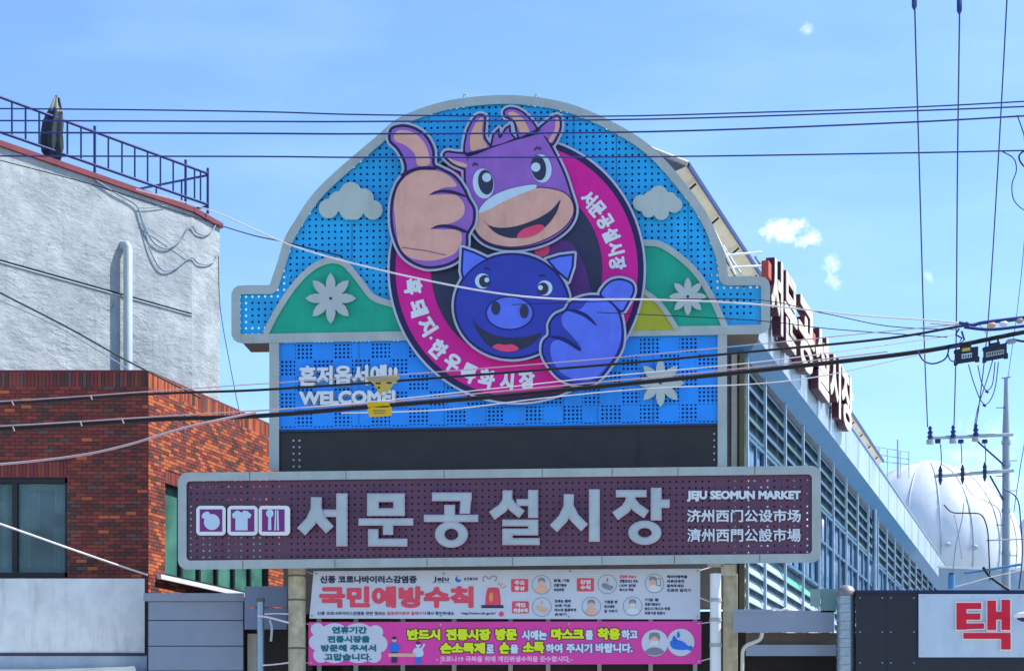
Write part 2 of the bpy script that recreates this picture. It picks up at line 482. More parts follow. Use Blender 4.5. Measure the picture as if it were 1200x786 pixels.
class Fld:
    def __init__(s, x0, y0, x1, y1, h=1.0):
        s.h = h; s.x0, s.y0 = x0, y0
        s.nx = int((x1 - x0) / h) + 2; s.ny = int((y1 - y0) / h) + 2
        s.X, s.Y = np.meshgrid(x0 + np.arange(s.nx) * h, y0 + np.arange(s.ny) * h)

    def loops(s, loops):
        """signed distance of an even-odd region (negative inside)"""
        A = []; B = []
        for l in loops:
            l = np.array(l, float); A.append(l); B.append(np.roll(l, -1, 0))
        A = np.concatenate(A); B = np.concatenate(B)
        X = s.X.ravel(); Y = s.Y.ravel(); d2 = np.full(X.shape, 1e18); ins = np.zeros(X.shape, bool)
        for a, b in zip(A, B):
            e = b - a; L = e @ e
            if L < 1e-12: continue
            px = X - a[0]; py = Y - a[1]; t = np.clip((px * e[0] + py * e[1]) / L, 0, 1)
            dx = px - t * e[0]; dy = py - t * e[1]; np.minimum(d2, dx * dx + dy * dy, out=d2)
            if a[1] != b[1]:
                c = ((a[1] > Y) != (b[1] > Y)) & (X < e[0] * (Y - a[1]) / e[1] + a[0]); ins ^= c
        d = np.sqrt(d2); d[ins] *= -1
        return d.reshape(s.X.shape)

    def union(s, polys):
        d = None
        for p in polys:
            q = s.loops([p]); d = q if d is None else np.minimum(d, q)
        return d

    def contour(s, D, tol=None):
        """marching squares on D = 0"""
        h = s.h; tol = h * .12 if tol is None else tol
        D = D.copy(); D[0, :] = np.maximum(D[0, :], .01); D[-1, :] = np.maximum(D[-1, :], .01)
        D[:, 0] = np.maximum(D[:, 0], .01); D[:, -1] = np.maximum(D[:, -1], .01)
        D[D == 0] = 1e-6; I = D < 0
        case = I[:-1, :-1] * 1 + I[:-1, 1:] * 2 + I[1:, 1:] * 4 + I[1:, :-1] * 8
        js, is_ = np.nonzero((case > 0) & (case < 15)); nxt = {}
        TAB = {1: [(3, 0)], 2: [(0, 1)], 3: [(3, 1)], 4: [(1, 2)], 5: [(3, 0), (1, 2)], 6: [(0, 2)], 7: [(3, 2)], 8: [(2, 3)],
               9: [(2, 0)], 10: [(0, 1), (2, 3)], 11: [(2, 1)], 12: [(1, 3)], 13: [(1, 0)], 14: [(0, 3)]}

        def eid(j, i, e): return (j, i, 0) if e == 0 else (j, i + 1, 1) if e == 1 else (j + 1, i, 0) if e == 2 else (j, i, 1)
        for j, i in zip(js.tolist(), is_.tolist()):
            for a, b in TAB[int(case[j, i])]: nxt[eid(j, i, a)] = eid(j, i, b)

        def pos(e):
            j, i, k = e; a = D[j, i]
            if k == 0: b = D[j, i + 1]; t = a / (a - b); return (s.x0 + (i + t) * h, s.y0 + j * h)
            b = D[j + 1, i]; t = a / (a - b); return (s.x0 + i * h, s.y0 + (j + t) * h)
        out = []
        while nxt:
            st = next(iter(nxt)); l = []; e = st
            while e in nxt: l.append(pos(e)); e = nxt.pop(e)
            if len(l) > 3: out.append(rdp(l, tol))
        return [l for l in out if len(l) > 2 and abs(area(l)) > h * h * .5]


def rdp(l, tol):
    P = np.array(l)
    if len(P) < 5: return l
    k = int(np.argmax(((P - P[0]) ** 2).sum(1)))

    def rec(a, b):
        if b <= a + 1: return []
        e = P[b] - P[a]; L = math.hypot(*e) or 1e-9; q = P[a + 1:b] - P[a]
        d = np.abs(q[:, 0] * e[1] - q[:, 1] * e[0]) / L; m = int(np.argmax(d))
        if d[m] < tol: return []
        m += a + 1
        return rec(a, m) + [m] + rec(m, b)
    P2 = P; idx = [0] + rec(0, k) + [k]
    n = len(P); P = np.vstack([P, P[:1]]); idx += rec(k, n)
    return [tuple(P[i]) for i in idx]


def bounds(polys, pad):
    a = np.concatenate([np.array(p, float) for p in polys]); return a[:, 0].min() - pad, a[:, 1].min() - pad, a[:, 0].max() + pad, a[:, 1].max() + pad


def grown(polys, d, h=1.0, minus=None):
    """union of polygons, grown by d, as clean contours"""
    f = Fld(*bounds(polys, abs(d) + 2 * h), h); D = f.union(polys) - d
    if minus: D = np.maximum(D, -(f.union(minus)))
    return f.contour(D)


_tx = {}


def glyphs(s):
    """outline contours of a line of text (y down), from Blender's own font"""
    if s in _tx: return _tx[s]
    c = bpy.data.curves.new('t', 'FONT'); c.body = s; c.size = 1; c.resolution_u = 3
    o = bpy.data.objects.new('t', c); C.objects.link(o); bpy.context.view_layer.update()
    me = bpy.data.meshes.new_from_object(o.evaluated_get(bpy.context.evaluated_depsgraph_get()))
    V = [(v.co.x, -v.co.y) for v in me.vertices]
    # weld by position, then keep edges used once
    key = {}; rid = []
    for p in V:
        k = (round(p[0], 5), round(p[1], 5)); rid.append(key.setdefault(k, len(key)))
    pts = list(key); cnt = {}
    for p in me.polygons:
        vs = [rid[i] for i in p.vertices]
        for a, b in zip(vs, vs[1:] + vs[:1]):
            if a == b: continue
            if (b, a) in cnt: del cnt[(b, a)]
            else: cnt[(a, b)] = 1
    nx = {}
    for a, b in cnt: nx.setdefault(a, []).append(b)
    loops = []
    while nx:
        st = next(iter(nx)); l = []; e = st
        while e in nx:
            l.append(pts[e]); b = nx[e].pop()
            if not nx[e]: del nx[e]
            e = b
            if e == st: break
        if len(l) > 2: loops.append(l)
    bpy.data.objects.remove(o); bpy.data.curves.remove(c); bpy.data.meshes.remove(me)
    _tx[s] = loops; return loops


def fit(s, box, bold=0, h=None, shear=0, rot=None, raw=False):
    """text fitted to a pixel box, emboldened by bold px; rot=(cx, cy, deg) turns it afterwards"""
    L = glyphs(s); a = np.concatenate([np.array(l) for l in L]); x0, y0 = a.min(0); x1, y1 = a.max(0)
    bx0, by0, bx1, by1 = box; bx0 += bold; bx1 -= bold; by0 += bold; by1 -= bold
    sx = (bx1 - bx0) / (x1 - x0); sy = (by1 - by0) / (y1 - y0)
    out = [[(bx0 + (x - x0) * sx, by0 + (y - y0) * sy) for x, y in l] for l in L]
    if bold > 0:
        h = h or max(.35, bold * .55)
        f = Fld(*bounds(out, bold + 2 * h), h); out = f.contour(f.loops(out) - bold)
    if shear: out = [[(x, y + shear * (x - box[0])) for x, y in l] for l in out]
    if rot:
        cx, cy, dg = rot; r = math.radians(dg); c_, s_ = math.cos(r), math.sin(r)
        out = [[(cx + (x - cx) * c_ - (y - cy) * s_, cy + (x - cx) * s_ + (y - cy) * c_) for x, y in l] for l in out]
    return out


# ------------------------------------------------------------------ planes in the place
class Plane:
    """vertical plane; call (u, v, off) gives the world point where the sight line u, v meets it"""
    def __init__(s, P0, R):
        s.P0 = Vector(P0); s.R = Vector(R).normalized(); s.N = Vector((s.R.y, -s.R.x, 0))
        if s.N.dot(Vector((-s.P0.x, -s.P0.y, 0))) < 0: s.N = -s.N

    def __call__(s, u, v, off=0):
        d = Vector(((u - CX) / F, 1, (HY - v) / F)); t = (Vector((s.P0.x, s.P0.y, 0)).dot(s.N) + off) / d.dot(s.N)
        p = d * t; p.z += EYE; return p

    def uv(s, u, v):
        p = s(u, v); return ((p - s.P0).dot(s.R), p.z)

    def at(s, a, z, off=0): p = s.P0 + s.R * a + s.N * off; return Vector((p.x, p.y, z))


def pt(u, v, Y): return Vector(((u - CX) / F * Y, Y, EYE + (HY - v) / F * Y))


th = math.atan(.0726)
SG = Plane((0, 30.8, 0), (math.cos(th), -math.sin(th), 0))          # face of the big sign
SB = Plane(SG.P0 - SG.N * -.35, SG.R)                                # lower name board, a hand nearer
FA = Plane(SG.P0 - SG.N * 1.6, SG.R)                                 # market front
WD = Vector((680 / F, 1, 0)).normalized()
WL = Plane(FA(874, 500), WD); WL.N = Vector((WD.y, -WD.x, 0)); WL.P0.z = 0    # market side wall
FE = Plane(FA(889, 500, .35), WD); FE.N = WL.N.copy(); FE.P0.z = 0            # its fascia


def plane_box(mb, pl, u0, v0, u1, v1, o0, o1, m): return mb.prism([rect(u0, v0, u1, v1)], pl, o0, o1, m)


# ================================================================== GROUND
g = MB(); g.face([(-900, -200, 0), (900, -200, 0), (900, 1500, 0), (-900, 1500, 0)], M_pave); g.build('ground', kind='structure')
g = MB(); g.face([(-200, 2, .004), (200, 2, .004), (200, 19, .004), (-200, 19, .004)], M_asph); g.build('road', kind='structure')
g = MB(); g.box((-200, 19.2, 0), (400, 0, 0), (0, 6, 0), (0, 0, .13), M_pave); g.build('pavement', kind='structure')

# ================================================================== ARCH SIGN
base = SG(584, 700); base.z = 0
ARCH = thing('arch_sign', 'big arched blue market sign with grey frame, round cow and pig emblem and green hills', 'sign', base)
outer = cr([(316, 334), (326, 303.6), (334, 278), (347, 256), (366, 228), (394, 200), (440, 160.7), (466.7, 138.5), (506.7, 122.5), (546.7, 114.5),
            (600, 111.5), (653, 118), (693, 131), (733, 151), (760, 169), (781, 189), (802, 213.6), (824, 243), (839, 271.6), (850, 302), (853, 324)], 5, closed=False)
outer += [(885, 323.5)] + [(891 + 11.5 * math.cos(a), 335 + 11.5 * math.sin(a)) for a in np.radians([-60, -30, 0])] + \
         [(902.5, 378)] + [(891 + 11.5 * math.cos(a), 379.5 + 11.5 * math.sin(a)) for a in np.radians([20, 50, 80])] + \
         [(283, 402)] + [(282.5 + 11.5 * math.cos(a), 390.5 + 11.5 * math.sin(a)) for a in np.radians([110, 140, 170])] + \
         [(271, 346)] + [(282.5 + 11.5 * math.cos(a), 345.5 + 11.5 * math.sin(a)) for a in np.radians([190, 220, 250])] + [(290, 334)]
fA = Fld(264, 104, 910, 410, 1.25); dA = fA.loops([outer])
ring = fA.contour(np.maximum(dA, -(dA + 10.5)), .12)
MB().prism(ring, SG, -.28, .06, M_frame).build('arch_frame', ARCH, bevel=.015)
inner = fA.contour(dA + 9.5, .12)
P_sky = perforated('perforated_sky_blue_sheet', '#07a3e2', (.1065, .1045), .0195, (0, .02))
MB().prism(inner, SG, 0, 0, P_sky, side=False).build('perforated_arch_panel', ARCH)
bk = fA.contour(dA + 27, .3)
bk = fA.contour(np.maximum(dA + 24, -(fA.X - 340)), .3)
bk = fA.contour(dA + np.where(fA.Y < 318, 11.5, 19.5), .2)
MB().prism(bk, SG, -.16, -.12, mat('deep_blue_backing', '#1c4fa8', .7)).build('backing_board', ARCH)
# underside and top returns of the deep shoulders
mb = MB()
mb.box(SG(284, 401.6, -.2), SG(330, 401, -.2) - SG(284, 401.6, -.2), SG.N * -.7, (0, 0, .05), M_brown)
mb.build('shoulder_underside', ARCH); mb = MB()
mb.box(SG(840, 391, -.2), SG(890, 390.3, -.2) - SG(840, 391, -.2), SG.N * -.7, (0, 0, .05), M_brown)
mb.build('shoulder_underside', ARCH)
# legs of the upper sign and lower blue panel
for (u0, u1) in ((315.5, 327), (841, 852)):
    m = MB(); plane_box(m, SG, u0, 397 if u0 < 400 else 390, u1, 551, -.24, .055, M_frame); m.build('frame_post', ARCH, bevel=.012)
ox, oy = SG.uv(323.6, 403)
px_ = .014
P_blue = perforated('perforated_blue_sheet', '#0a8aee', (22.6 * px_ / 4.6, 19.55 * px_ / 4.1), .0195, (ox, oy), (22.6 * px_, 19.55 * px_, ox, oy))
MB().prism([[(326, 400), (842, 390), (842, 497), (326, 505)]], SG, 0, 0, P_blue, side=False).build('perforated_blue_panel', ARCH)
m = MB(); m.prism([[(328, 404), (840, 396), (840, 546), (328, 549)]], SG, -.16, -.12, mat('deep_blue_backing', '#1c4fa8', .7)); m.build('backing_board', ARCH)
MB().prism([[(327, 505.5), (841, 497.5), (841, 545), (327, 558)]], SG, -.1, -.01, M_led).build('display_panel', ARCH, label='dark display strip below the blue panel')
m = MB()
m.prism([[(326, 503.5), (842, 495.8), (842, 498.3), (326, 506)]], SG, -.02, .03, M_navy2); m.build('display_trim', ARCH)
dots = MB()
for r in range(5):
    for c in (344, 351):
        dots.prism([ell(c, 516 + r * 7.6, 1.3, 1.3, n=6)], SG, -.01, -.004, M_frame)
    dots.prism([ell(837, 508 + r * 7.6, 1.1, 1.3, n=6)], SG, -.01, -.004, M_frame)
dots.build('display_bolt', ARCH)
m = MB(); plane_box(m, SG, 746, 500.5, 749, 547, -.01, .004, M_dframe); m.build('display_joint', ARCH)

# hills
def hill(pts, closing, col, name, label, cut=None):
    poly = cr(pts, 6, closed=False) + closing
    f = Fld(*bounds([poly], 4), 1.0); d = f.loops([poly])
    e = f.X * 0
    if cut: d = np.maximum(d, -f.loops([cut]))
    fill = f.contour(d, .12)
    band = cr(pts, 6, closed=False)
    bd = f.union(stroke(band, 7.5)) if len(band) < 90 else d
    bandc = f.contour(np.maximum(bd, 0 * bd - 99), .15)
    o = MB().prism(fill, SG, .0, .05, col).build(name, ARCH, label=label)
    MB().prism(bandc, SG, .0, .085, M_frame).build('hill_edge', o, bevel=.01)
    return o


hill([(311, 391), (325, 364), (346, 333), (367, 313), (387, 305), (404, 309), (420, 327), (437, 348), (462, 357)], [(485, 392.5), (311, 395)], M_green, 'green_hill', 'green hill at the left of the emblem')
hill([(735, 284), (757, 284.5), (775, 287), (798, 302), (818, 322), (836, 352), (850, 384)], [(735, 387)], M_green, 'green_hill', 'green hill at the right of the emblem')
o = MB().prism([cr([(736, 336), (757, 345), (775, 360), (792, 386)], 6, closed=False) + [(736, 387)]], SG, .05, .09, M_yell).build('yellow_hill', ARCH)
f = Fld(730, 328, 800, 394, .8)
MB().prism(f.contour(f.union(stroke(cr([(736, 334), (757, 343), (775, 358), (793, 385)], 5, closed=False), 6))), SG, .05, .115, M_frame).build('hill_edge', o)
# bottom bar of the arch frame is part of the frame; a mid rail in front of the panel
m = MB(); m.prism([[(283, 391.5), (891, 380.5), (891, 391.3), (283, 402.3)]], SG, -.2, .075, M_frame); m.build('frame_rail', ARCH, bevel=.012)


def flower(cx, cy, R, n, rot, off, label):
    pol = []
    for k in range(n):
        a = math.radians(rot + 360 / n * k); c, s = math.cos(a), math.sin(a)
        sh = [(0, -.10), (.35, -.15), (.62, -.175), (.85, -.11), (1, 0), (.85, .11), (.62, .175), (.35, .15), (0, .10)]
        pol.append([(cx + R * (x * c - y * s), cy + R * (x * s + y * c)) for x, y in sh])
    pol.append(ell(cx, cy, R * .33, R * .33, n=16))
    o = MB().prism(grown(pol, .6, .6), SG, off, off + .09, M_relief).build('flower', ARCH, label=label, bevel=.02)
    MB().prism([ell(cx, cy, 1.7, 1.7, n=8)], SG, off + .09, off + .1, M_led).build('flower_bolt', o)


sm_ = MB()
for u, v0, v1 in ((412, 262, 306), (502, 128, 146), (672, 132, 180), (722, 152, 214), (806, 236, 296)):
    sm_.prism([rect(u, v0, u + .8, v1)], SG, .001, .006, mat('sheet_seam', '#0b6fa8', .5))
for u in (420, 520, 660, 700, 765): sm_.prism([rect(u, 398, u + .8, 497)], SG, .001, .006, mat('sheet_seam', '#0b6fa8', .5))
sm_.build('sheet_seam', ARCH, kind='stuff')
for u, v in ((545, 114), (629, 114)):
    h_ = MB(); h_.tube([SG(u - 2, v, -.05), SG(u - 2, v - 3, -.05), SG(u + 2, v - 3, -.05), SG(u + 2, v, -.05)], .012, M_frame, 6); h_.build('lifting_eye', ARCH)
flower(387.5, 349.5, 29, 8, 0, .05, 'large flower on the left green hill')
flower(806, 347.5, 21.5, 8, 0, .05, 'small flower on the right green hill')
flower(774, 448.5, 27.5, 8, 22.5 + 22.5, .01, 'flower on the blue panel at the right')


def cloud(circs, flat, off, label):
    pol = [ell(x, y, r, r, n=24) for x, y, r in circs]
    f = Fld(*bounds(pol, 4), .9); d = f.union(pol)
    if flat: d = np.maximum(d, f.Y - flat)
    MB().prism(f.contour(d), SG, off, off + .1, mat('cloud_relief', '#b0bdb8', .6, var=.06, dirt=.2)).build('relief_cloud', ARCH, label=label, bevel=.02)


cloud([(385, 244.5, 11.5), (397, 236, 12), (411, 227, 13.5), (426, 233, 12), (437, 246, 11.5), (412, 244, 15)], 257.5, 0, 'cloud at the upper left of the sign')
cloud([(751, 238, 9.5), (762, 232, 8), (772, 228, 10.5), (785, 233, 8), (790, 240, 9.5), (760, 247, 8), (775, 249, 9), (770, 240, 13)], None, 0, 'cloud at the upper right of the sign')
# greeting
for s, box, b in (('혼저옵서예!!', (350, 428.5, 466, 452.5), 1.0), ('WELCOME!', (350.5, 458.5, 463.5, 474.5), 1.1)):
    gl = fit(s, box, b, h=.5, shear=-.018)
    o = MB().prism([[(x + 1.2, y + 1.4) for x, y in l] for l in fit(s, box, b + .9, h=.6, shear=-.018)], SG, 0, .03, mat('greeting_edge_shadow', '#7f93ad', .5)).build('greeting_lettering_shadow', ARCH)  # grey edge copy shifted right and down paints the letters' shadow
    MB().prism(gl, SG, .03, .07, M_wht2, mside=M_frame).build('lettering_face', o)

# ---- emblem ring
EC, ERX, ERY = (605.5, 316), 151.5, 158


def er(k): return ell(EC[0], EC[1], ERX - k, ERY - k, n=96)


RING = MB().prism([er(0)], SG, .05, .20, mat('emblem_edge', '#b3b8cc', .5)).build('emblem_disc', ARCH)
MB().prism([er(2.6)], SG, .2, .206, M_navy).build('emblem_border', RING)
MB().prism([er(9.5), er(51)[::-1]], SG, .206, .212, M_mag).build('emblem_band', RING)
MB().prism([er(51.5)], SG, .206, .210, M_navy2).build('emblem_field', RING)
body = cr([(600, 285), (640, 283), (665, 282), (680, 300), (690, 330), (692, 360), (650, 370), (600, 360)], 6)
fb = Fld(590, 270, 712, 380, 1.0)
MB().prism(fb.contour(np.maximum(fb.loops([body]), fb.loops([er(52)]))), SG, .211, .215, M_plum).build('jacket', RING)
MB().prism([cr([(627, 292), (640, 285), (644, 292), (640, 300), (630, 300)], 5)], SG, .215, .219, M_tong).build('neck_patch', RING)
chs = [('흑', 484, 335.5), ('돼', 490, 361), ('지', 500.5, 382), ('·', 505, 396), ('한', 513.5, 409), ('우', 530, 425), ('특', 549, 437), ('화', 570.5, 443.5), ('시', 594, 446.5), ('장', 617.5, 445)]
for c, x, y in chs:
    a = math.degrees(math.atan2(EC[1] - y, EC[0] - x)) + 90          # top of the letter towards the centre
    a = a + (4 if x < 500 else 0)
    w, hh = (19, 22) if c != '·' else (3.6, 3.6)
    if c == '시': w = 16
    MB().prism(fit(c, (x - w / 2, y - hh / 2, x + w / 2, y + hh / 2), 1.15 if c != '·' else 0, h=.5, rot=(x, y, a)), SG, .212, .222, M_wht2).build('ring_letter', RING)
for c, x, y in [('서', 689.5, 233), ('문', 700, 245), ('공', 709, 259.5), ('설', 716, 275), ('시', 721, 291), ('장', 723.5, 308.5)]:
    a = math.degrees(math.atan2(y - 322, x - 610)) + 90
    MB().prism(fit(c, (x - 7.6, y - 10, x + 7.6, y + 10), .95, h=.45, rot=(x, y, a)), SG, .212, .222, M_wht2).build('ring_letter', RING)


# ---- figures on the emblem: white edge plate, dark outline, colours
def figure(name, label, sil, z, edge=4.6, dark=None, cold=M_navy):
    """sil: polygons of the dark outline silhouette"""
    o = MB().prism(grown(sil, edge - 1.6, 1.0), SG, .21, z + .06, mat('figure_edge', '#a9b2c4', .5)).build(name, ARCH, label=label)
    MB().prism(grown(sil, 0.3, .8), SG, z + .06, z + .066, cold).build('outline', o)
    return o, z + .066


def lay(nm, par, loops, z, m, dz=.005): return MB().prism(loops, SG, z, z + dz, m).build(nm, par)


head = [(548, 183), (560, 178), (574, 172), (592, 166), (612, 160), (634, 155), (640, 160), (649, 175), (662, 202), (670, 226), (675, 243), (673, 257), (663, 271),
        (643, 284), (617, 291.5), (592, 292.5), (571, 287), (558, 277), (551, 262), (548, 238), (544, 214), (544, 195)]
hornL = [(544, 180), (545, 160), (551, 144), (560, 134), (569, 136), (569, 148), (569, 161), (576, 174), (560, 180)]
hornR = [(591, 137), (590, 130), (597, 126), (608, 128), (619, 136), (630, 151), (620, 158), (608, 163), (604, 152), (602, 144), (596, 140)]
earL = [(519, 183), (523, 177), (534, 178), (548, 181), (548, 199), (538, 197), (528, 192)]
earR = [(628, 154), (640, 142), (650, 135), (657, 137), (658, 150), (654, 161), (647, 171), (638, 162)]
tuft = [(574, 174), (577, 158), (585, 150), (586, 160), (592, 150), (598, 146), (599, 156), (606, 163), (590, 170)]
cw, z = figure('cow_figure', 'violet cartoon cow head at the top of the emblem', [cr(head, 5), cr(hornL, 5), cr(hornR, 5), cr(earL, 5), cr(earR, 5), tuft], .24)
ins = lambda p, d: grown([p], -d, .7)
lay('ear', cw, ins(cr(earL, 5), 2.2), z, M_purp); lay('ear', cw, ins(cr(earR, 5), 2.2), z, M_purp)
lay('ear_lining', cw, [cr([(524, 184), (532, 188), (546, 192), (546, 196), (536, 194), (528, 189)], 4)], z + .005, M_beig)
lay('ear_lining', cw, [cr([(651, 139), (655, 140), (655.5, 150), (651, 160), (646, 167), (643, 164), (650, 152)], 4)], z + .005, M_beig)
lay('head', cw, ins(cr(head, 5), 2.3), z + .003, M_purp)
lay('horn', cw, ins(cr(hornL, 5), 2), z + .006, M_purp); lay('horn', cw, ins(cr(hornR, 5), 2), z + .006, M_purp)
lay('horn_core', cw, [cr([(552, 176), (551, 160), (556, 147), (563, 138), (566, 140), (565, 152), (566, 163), (571, 172), (560, 175)], 5)], z + .011, M_beig2)
lay('horn_core', cw, [cr([(595, 133), (602, 131), (611, 137), (617, 146), (620, 155), (611, 157), (606, 147), (601, 139)], 5)], z + .011, M_beig2)
lay('horn_line', cw, grown(stroke([(546, 180), (560, 177.5), (574, 173.5)], 1.6) + stroke([(609, 162), (622, 157), (633, 152)], 1.6), 0, .5), z + .012, M_navy)
lay('forelock', cw, grown([tuft], -2, .5), z + .006, M_purp)
muz = [(560, 251), (571, 242), (588, 233), (606, 226), (628, 220.5), (648, 222), (662, 227), (670, 236), (671.5, 250), (662, 265), (645, 277), (622, 286), (598, 289), (576, 285), (563, 277), (556, 265)]
lay('muzzle_line', cw, grown([cr(muz, 5)], 1.2, .8), z + .010, M_navy)
lay('muzzle', cw, [cr(muz, 5)], z + .015, M_beig)
lay('muzzle_shine', cw, [cr([(561, 249.5), (564, 242), (574, 232), (590, 224), (608, 219), (627, 216.5), (627, 221), (612, 227), (592, 235.5), (572, 246)], 5)], z + .021, M_pale)
lay('mouth', cw, [cr([(568, 259), (572, 263.5), (585, 267), (605, 265), (628, 257), (645, 247), (656, 235), (656, 238), (651, 251), (640, 265), (623, 275), (602, 279), (587, 276), (576, 269)], 5)], z + .021, M_mouth)
lay('tongue', cw, [cr([(606, 278), (611, 270), (621, 265.5), (632, 263), (638, 266), (631, 273), (619, 278)], 5)], z + .027, M_tong)
lay('brow', cw, grown(stroke(cr([(554, 194.5), (556.5, 191.5), (560, 194)], 3, False), 2.2) + stroke(cr([(626, 176), (629.5, 173), (634, 175)], 3, False), 2.2), 0, .4), z + .01, M_navy2)
for (cx, cy, rx, ry, pxx, pyy, prx, pry, hx, hy, hr, rt) in ((566.5, 215.3, 12.4, 17.6, 569.2, 213.6, 8.8, 14.6, 570.3, 208, 5.3, -8), (634.3, 197.5, 12.0, 16.6, 631.2, 196.8, 8.7, 14.8, 627.9, 196, 5.4, -8)):
    e = lay('eye', cw, [ell(cx, cy, rx, ry, rt)], z + .012, M_pale)
    lay('pupil', e, [ell(pxx, pyy, prx, pry, rt)], z + .018, M_navy2); lay('glint', e, [ell(hx, hy, hr, hr)], z + .024, M_pale)

hand = [(455, 158), (459, 149), (473, 146), (488, 150), (501, 160), (509, 176), (509.5, 192), (516, 196), (534, 206), (545.6, 221.6), (550, 232), (557, 245), (556, 262), (549, 275), (548, 289),
        (538, 304), (521, 312.5), (498.5, 314.5), (478, 305.6), (465.4, 290), (458, 265), (458, 237), (464, 216.5), (473, 203), (473, 191), (465.4, 176), (456.5, 167)]
ch, z = figure('cow_hand', 'large dusty pink thumbs-up hand left of the cow head', [cr(hand, 5)], .30)
lay('hand_shade', ch, ins(cr(hand, 5), 3.0), z, M_purp)
lay('thumb', ch, [cr([(461.5, 160), (465, 154), (474, 152.5), (486, 156.5), (497, 167), (502.5, 181), (503, 193), (489.6, 194), (486, 181), (475.6, 170.7), (464, 166)], 5)], z + .005, M_beig)
palm = [(462.5, 252), (462, 235), (467, 217.5), (481, 203), (498, 199), (515, 201), (527, 207), (535, 218), (520, 220), (505, 228), (520, 228), (535, 229), (544, 240), (543, 252), (533, 260), (518, 264.5),
        (507, 268), (520, 269), (538, 270), (541, 282), (534, 296), (515, 304), (498, 305.5), (479, 301), (467.5, 287)]
lay('palm', ch, [cr(palm, 5)], z + .005, M_beig)
lay('knuckle_line', ch, grown([cr([(470, 204), (490, 196), (510, 196), (509, 199), (490, 199.5), (474, 206)], 4)], .2, .5), z + .010, M_navy)
for l in ([(503, 229), (509, 224.5), (519, 222.5), (531, 223.5), (547, 229.5), (546, 231), (530, 227), (518, 225.5), (509, 227)], [(504.5, 269), (511, 264.5), (522, 263), (534, 265), (547, 270.5), (546, 273), (532, 268.5), (521, 266.5), (511, 267)]):
    lay('finger_line', ch, [cr(l, 4)], z + .011, M_navy)
lay('board_joint', ch, stroke([(471, 290), (500, 294), (522, 299)], .7), z + .012, M_plum)

# pig
pg_head = ell(600, 358.5, 68, 62, n=60)
pe_l = [(541.5, 290), (556, 295), (573, 303), (560, 318), (543, 330), (540, 318)]
pe_r = [(640, 304), (656, 299), (673, 297), (672, 312), (666, 330), (652, 318)]
pg, z = figure('pig_figure', 'royal blue cartoon pig head at the centre of the emblem', [pg_head, pe_l, pe_r], .36, cold=M_pigo)
lay('ear', pg, grown([pe_l], -2.2, .5), z, M_pigl); lay('ear', pg, grown([pe_r], -2.2, .5), z, M_pigl)
lay('head_line', pg, [ell(600, 358.5, 67.5, 61.5, n=60)], z + .005, M_pigo)
lay('head', pg, [ell(600, 358.5, 65.6, 59.6, n=60)], z + .010, M_pigd)
for (cx, cy, r, px2, py2, hx, hy) in ((565.5, 329.3, 8.9, 568, 329.5, 570.5, 328), (638.5, 337.5, 8.9, 636.2, 338.2, 633.4, 337)):
    e = lay('eye', pg, [ell(cx, cy, r, r)], z + .016, M_pale); lay('pupil', e, [ell(px2, py2, 6.6, 7.2)], z + .022, M_navy2); lay('glint', e, [ell(hx, hy, 2.9, 2.9, n=12)], z + .028, M_pale)
lay('brow', pg, grown(stroke(cr([(567.5, 316), (570.5, 313.8), (574, 316.5)], 3, False), 1.6) + stroke(cr([(632, 324), (635, 322), (639, 323.5)], 3, False), 1.6), 0, .4), z + .016, M_pigo)
lay('snout_line', pg, [ell(597.3, 366.8, 28.2, 20, n=40)], z + .016, M_pigo)
sn = lay('snout', pg, [ell(597.3, 366.8, 26.6, 18.4, n=40)], z + .022, M_pigl)
lay('nostril', sn, [ell(581, 361, 5.3, 8, 0)], z + .028, M_navy2); lay('nostril', sn, [ell(614.3, 364.8, 5.3, 8, 0)], z + .028, M_navy2)
lay('mouth', pg, [cr([(553.5, 374.5), (560, 381.5), (568, 387.5), (580, 392.5), (597, 395.5), (616, 394.5), (634, 390), (628, 399.5), (613, 408.5), (594, 412), (576, 407), (563, 394)], 5)], z + .016, M_mouth)
lay('tongue', pg, [cr([(577, 406.5), (583, 403), (592, 404), (601, 403.5), (608, 409), (597, 412), (585, 410.5)], 5)], z + .022, M_tong)

ph_body = [(668, 354), (683, 347.5), (699, 346), (713, 351), (724, 361), (729, 374), (731, 393), (728, 410), (715, 430), (702, 445), (690, 451), (671, 450), (654, 442), (642, 428), (635, 414), (636, 400), (643, 392), (643, 380), (650, 369), (662, 363)]
ph_th = [(703, 346), (708, 335), (717, 328), (729, 326.5), (741, 331.5), (743.5, 342), (737, 355), (729, 366), (718, 358)]
ph, z = figure('pig_hand', 'royal blue thumbs-up hand at the lower right of the pig', [cr(ph_body, 5), cr(ph_th, 5)], .42, cold=M_pigo)
lay('thumb', ph, ins(cr(ph_th, 5), 2.2), z, M_pigl)
lay('thumb_line', ph, grown([cr(ph_body, 5)], 0, .8), z + .005, M_pigo)
lay('hand_shade', ph, ins(cr(ph_body, 5), 2.2), z + .010, M_pigd)
lay('palm', ph, [cr([(664, 365), (680, 362), (690, 352), (705, 350), (718, 358), (726, 372), (728, 392), (723, 412), (712, 428), (700, 441), (688, 446), (672, 444), (656, 435), (646, 418), (646, 403), (654, 398), (668, 402), (680, 411), (679, 404), (668, 391), (660, 382), (658, 372)], 5)], z + .016, M_pigl)
for l in ([(664, 363), (676, 363), (689, 369), (699, 380), (697, 380.5), (686, 372), (675, 367)], [(644, 394), (656, 394), (668, 399), (680, 408.5), (678.5, 411), (666, 403), (655, 398)]):
    lay('finger_line', ph, [cr(l, 4)], z + .022, M_pigo)

# ================================================================== NAME BOARD
base = SB(584, 700); base.z = 0
BOARD = thing('name_board', 'long purple perforated market name board with rounded grey frame and raised letters', 'sign', base)
SHR = -8.2 / 740


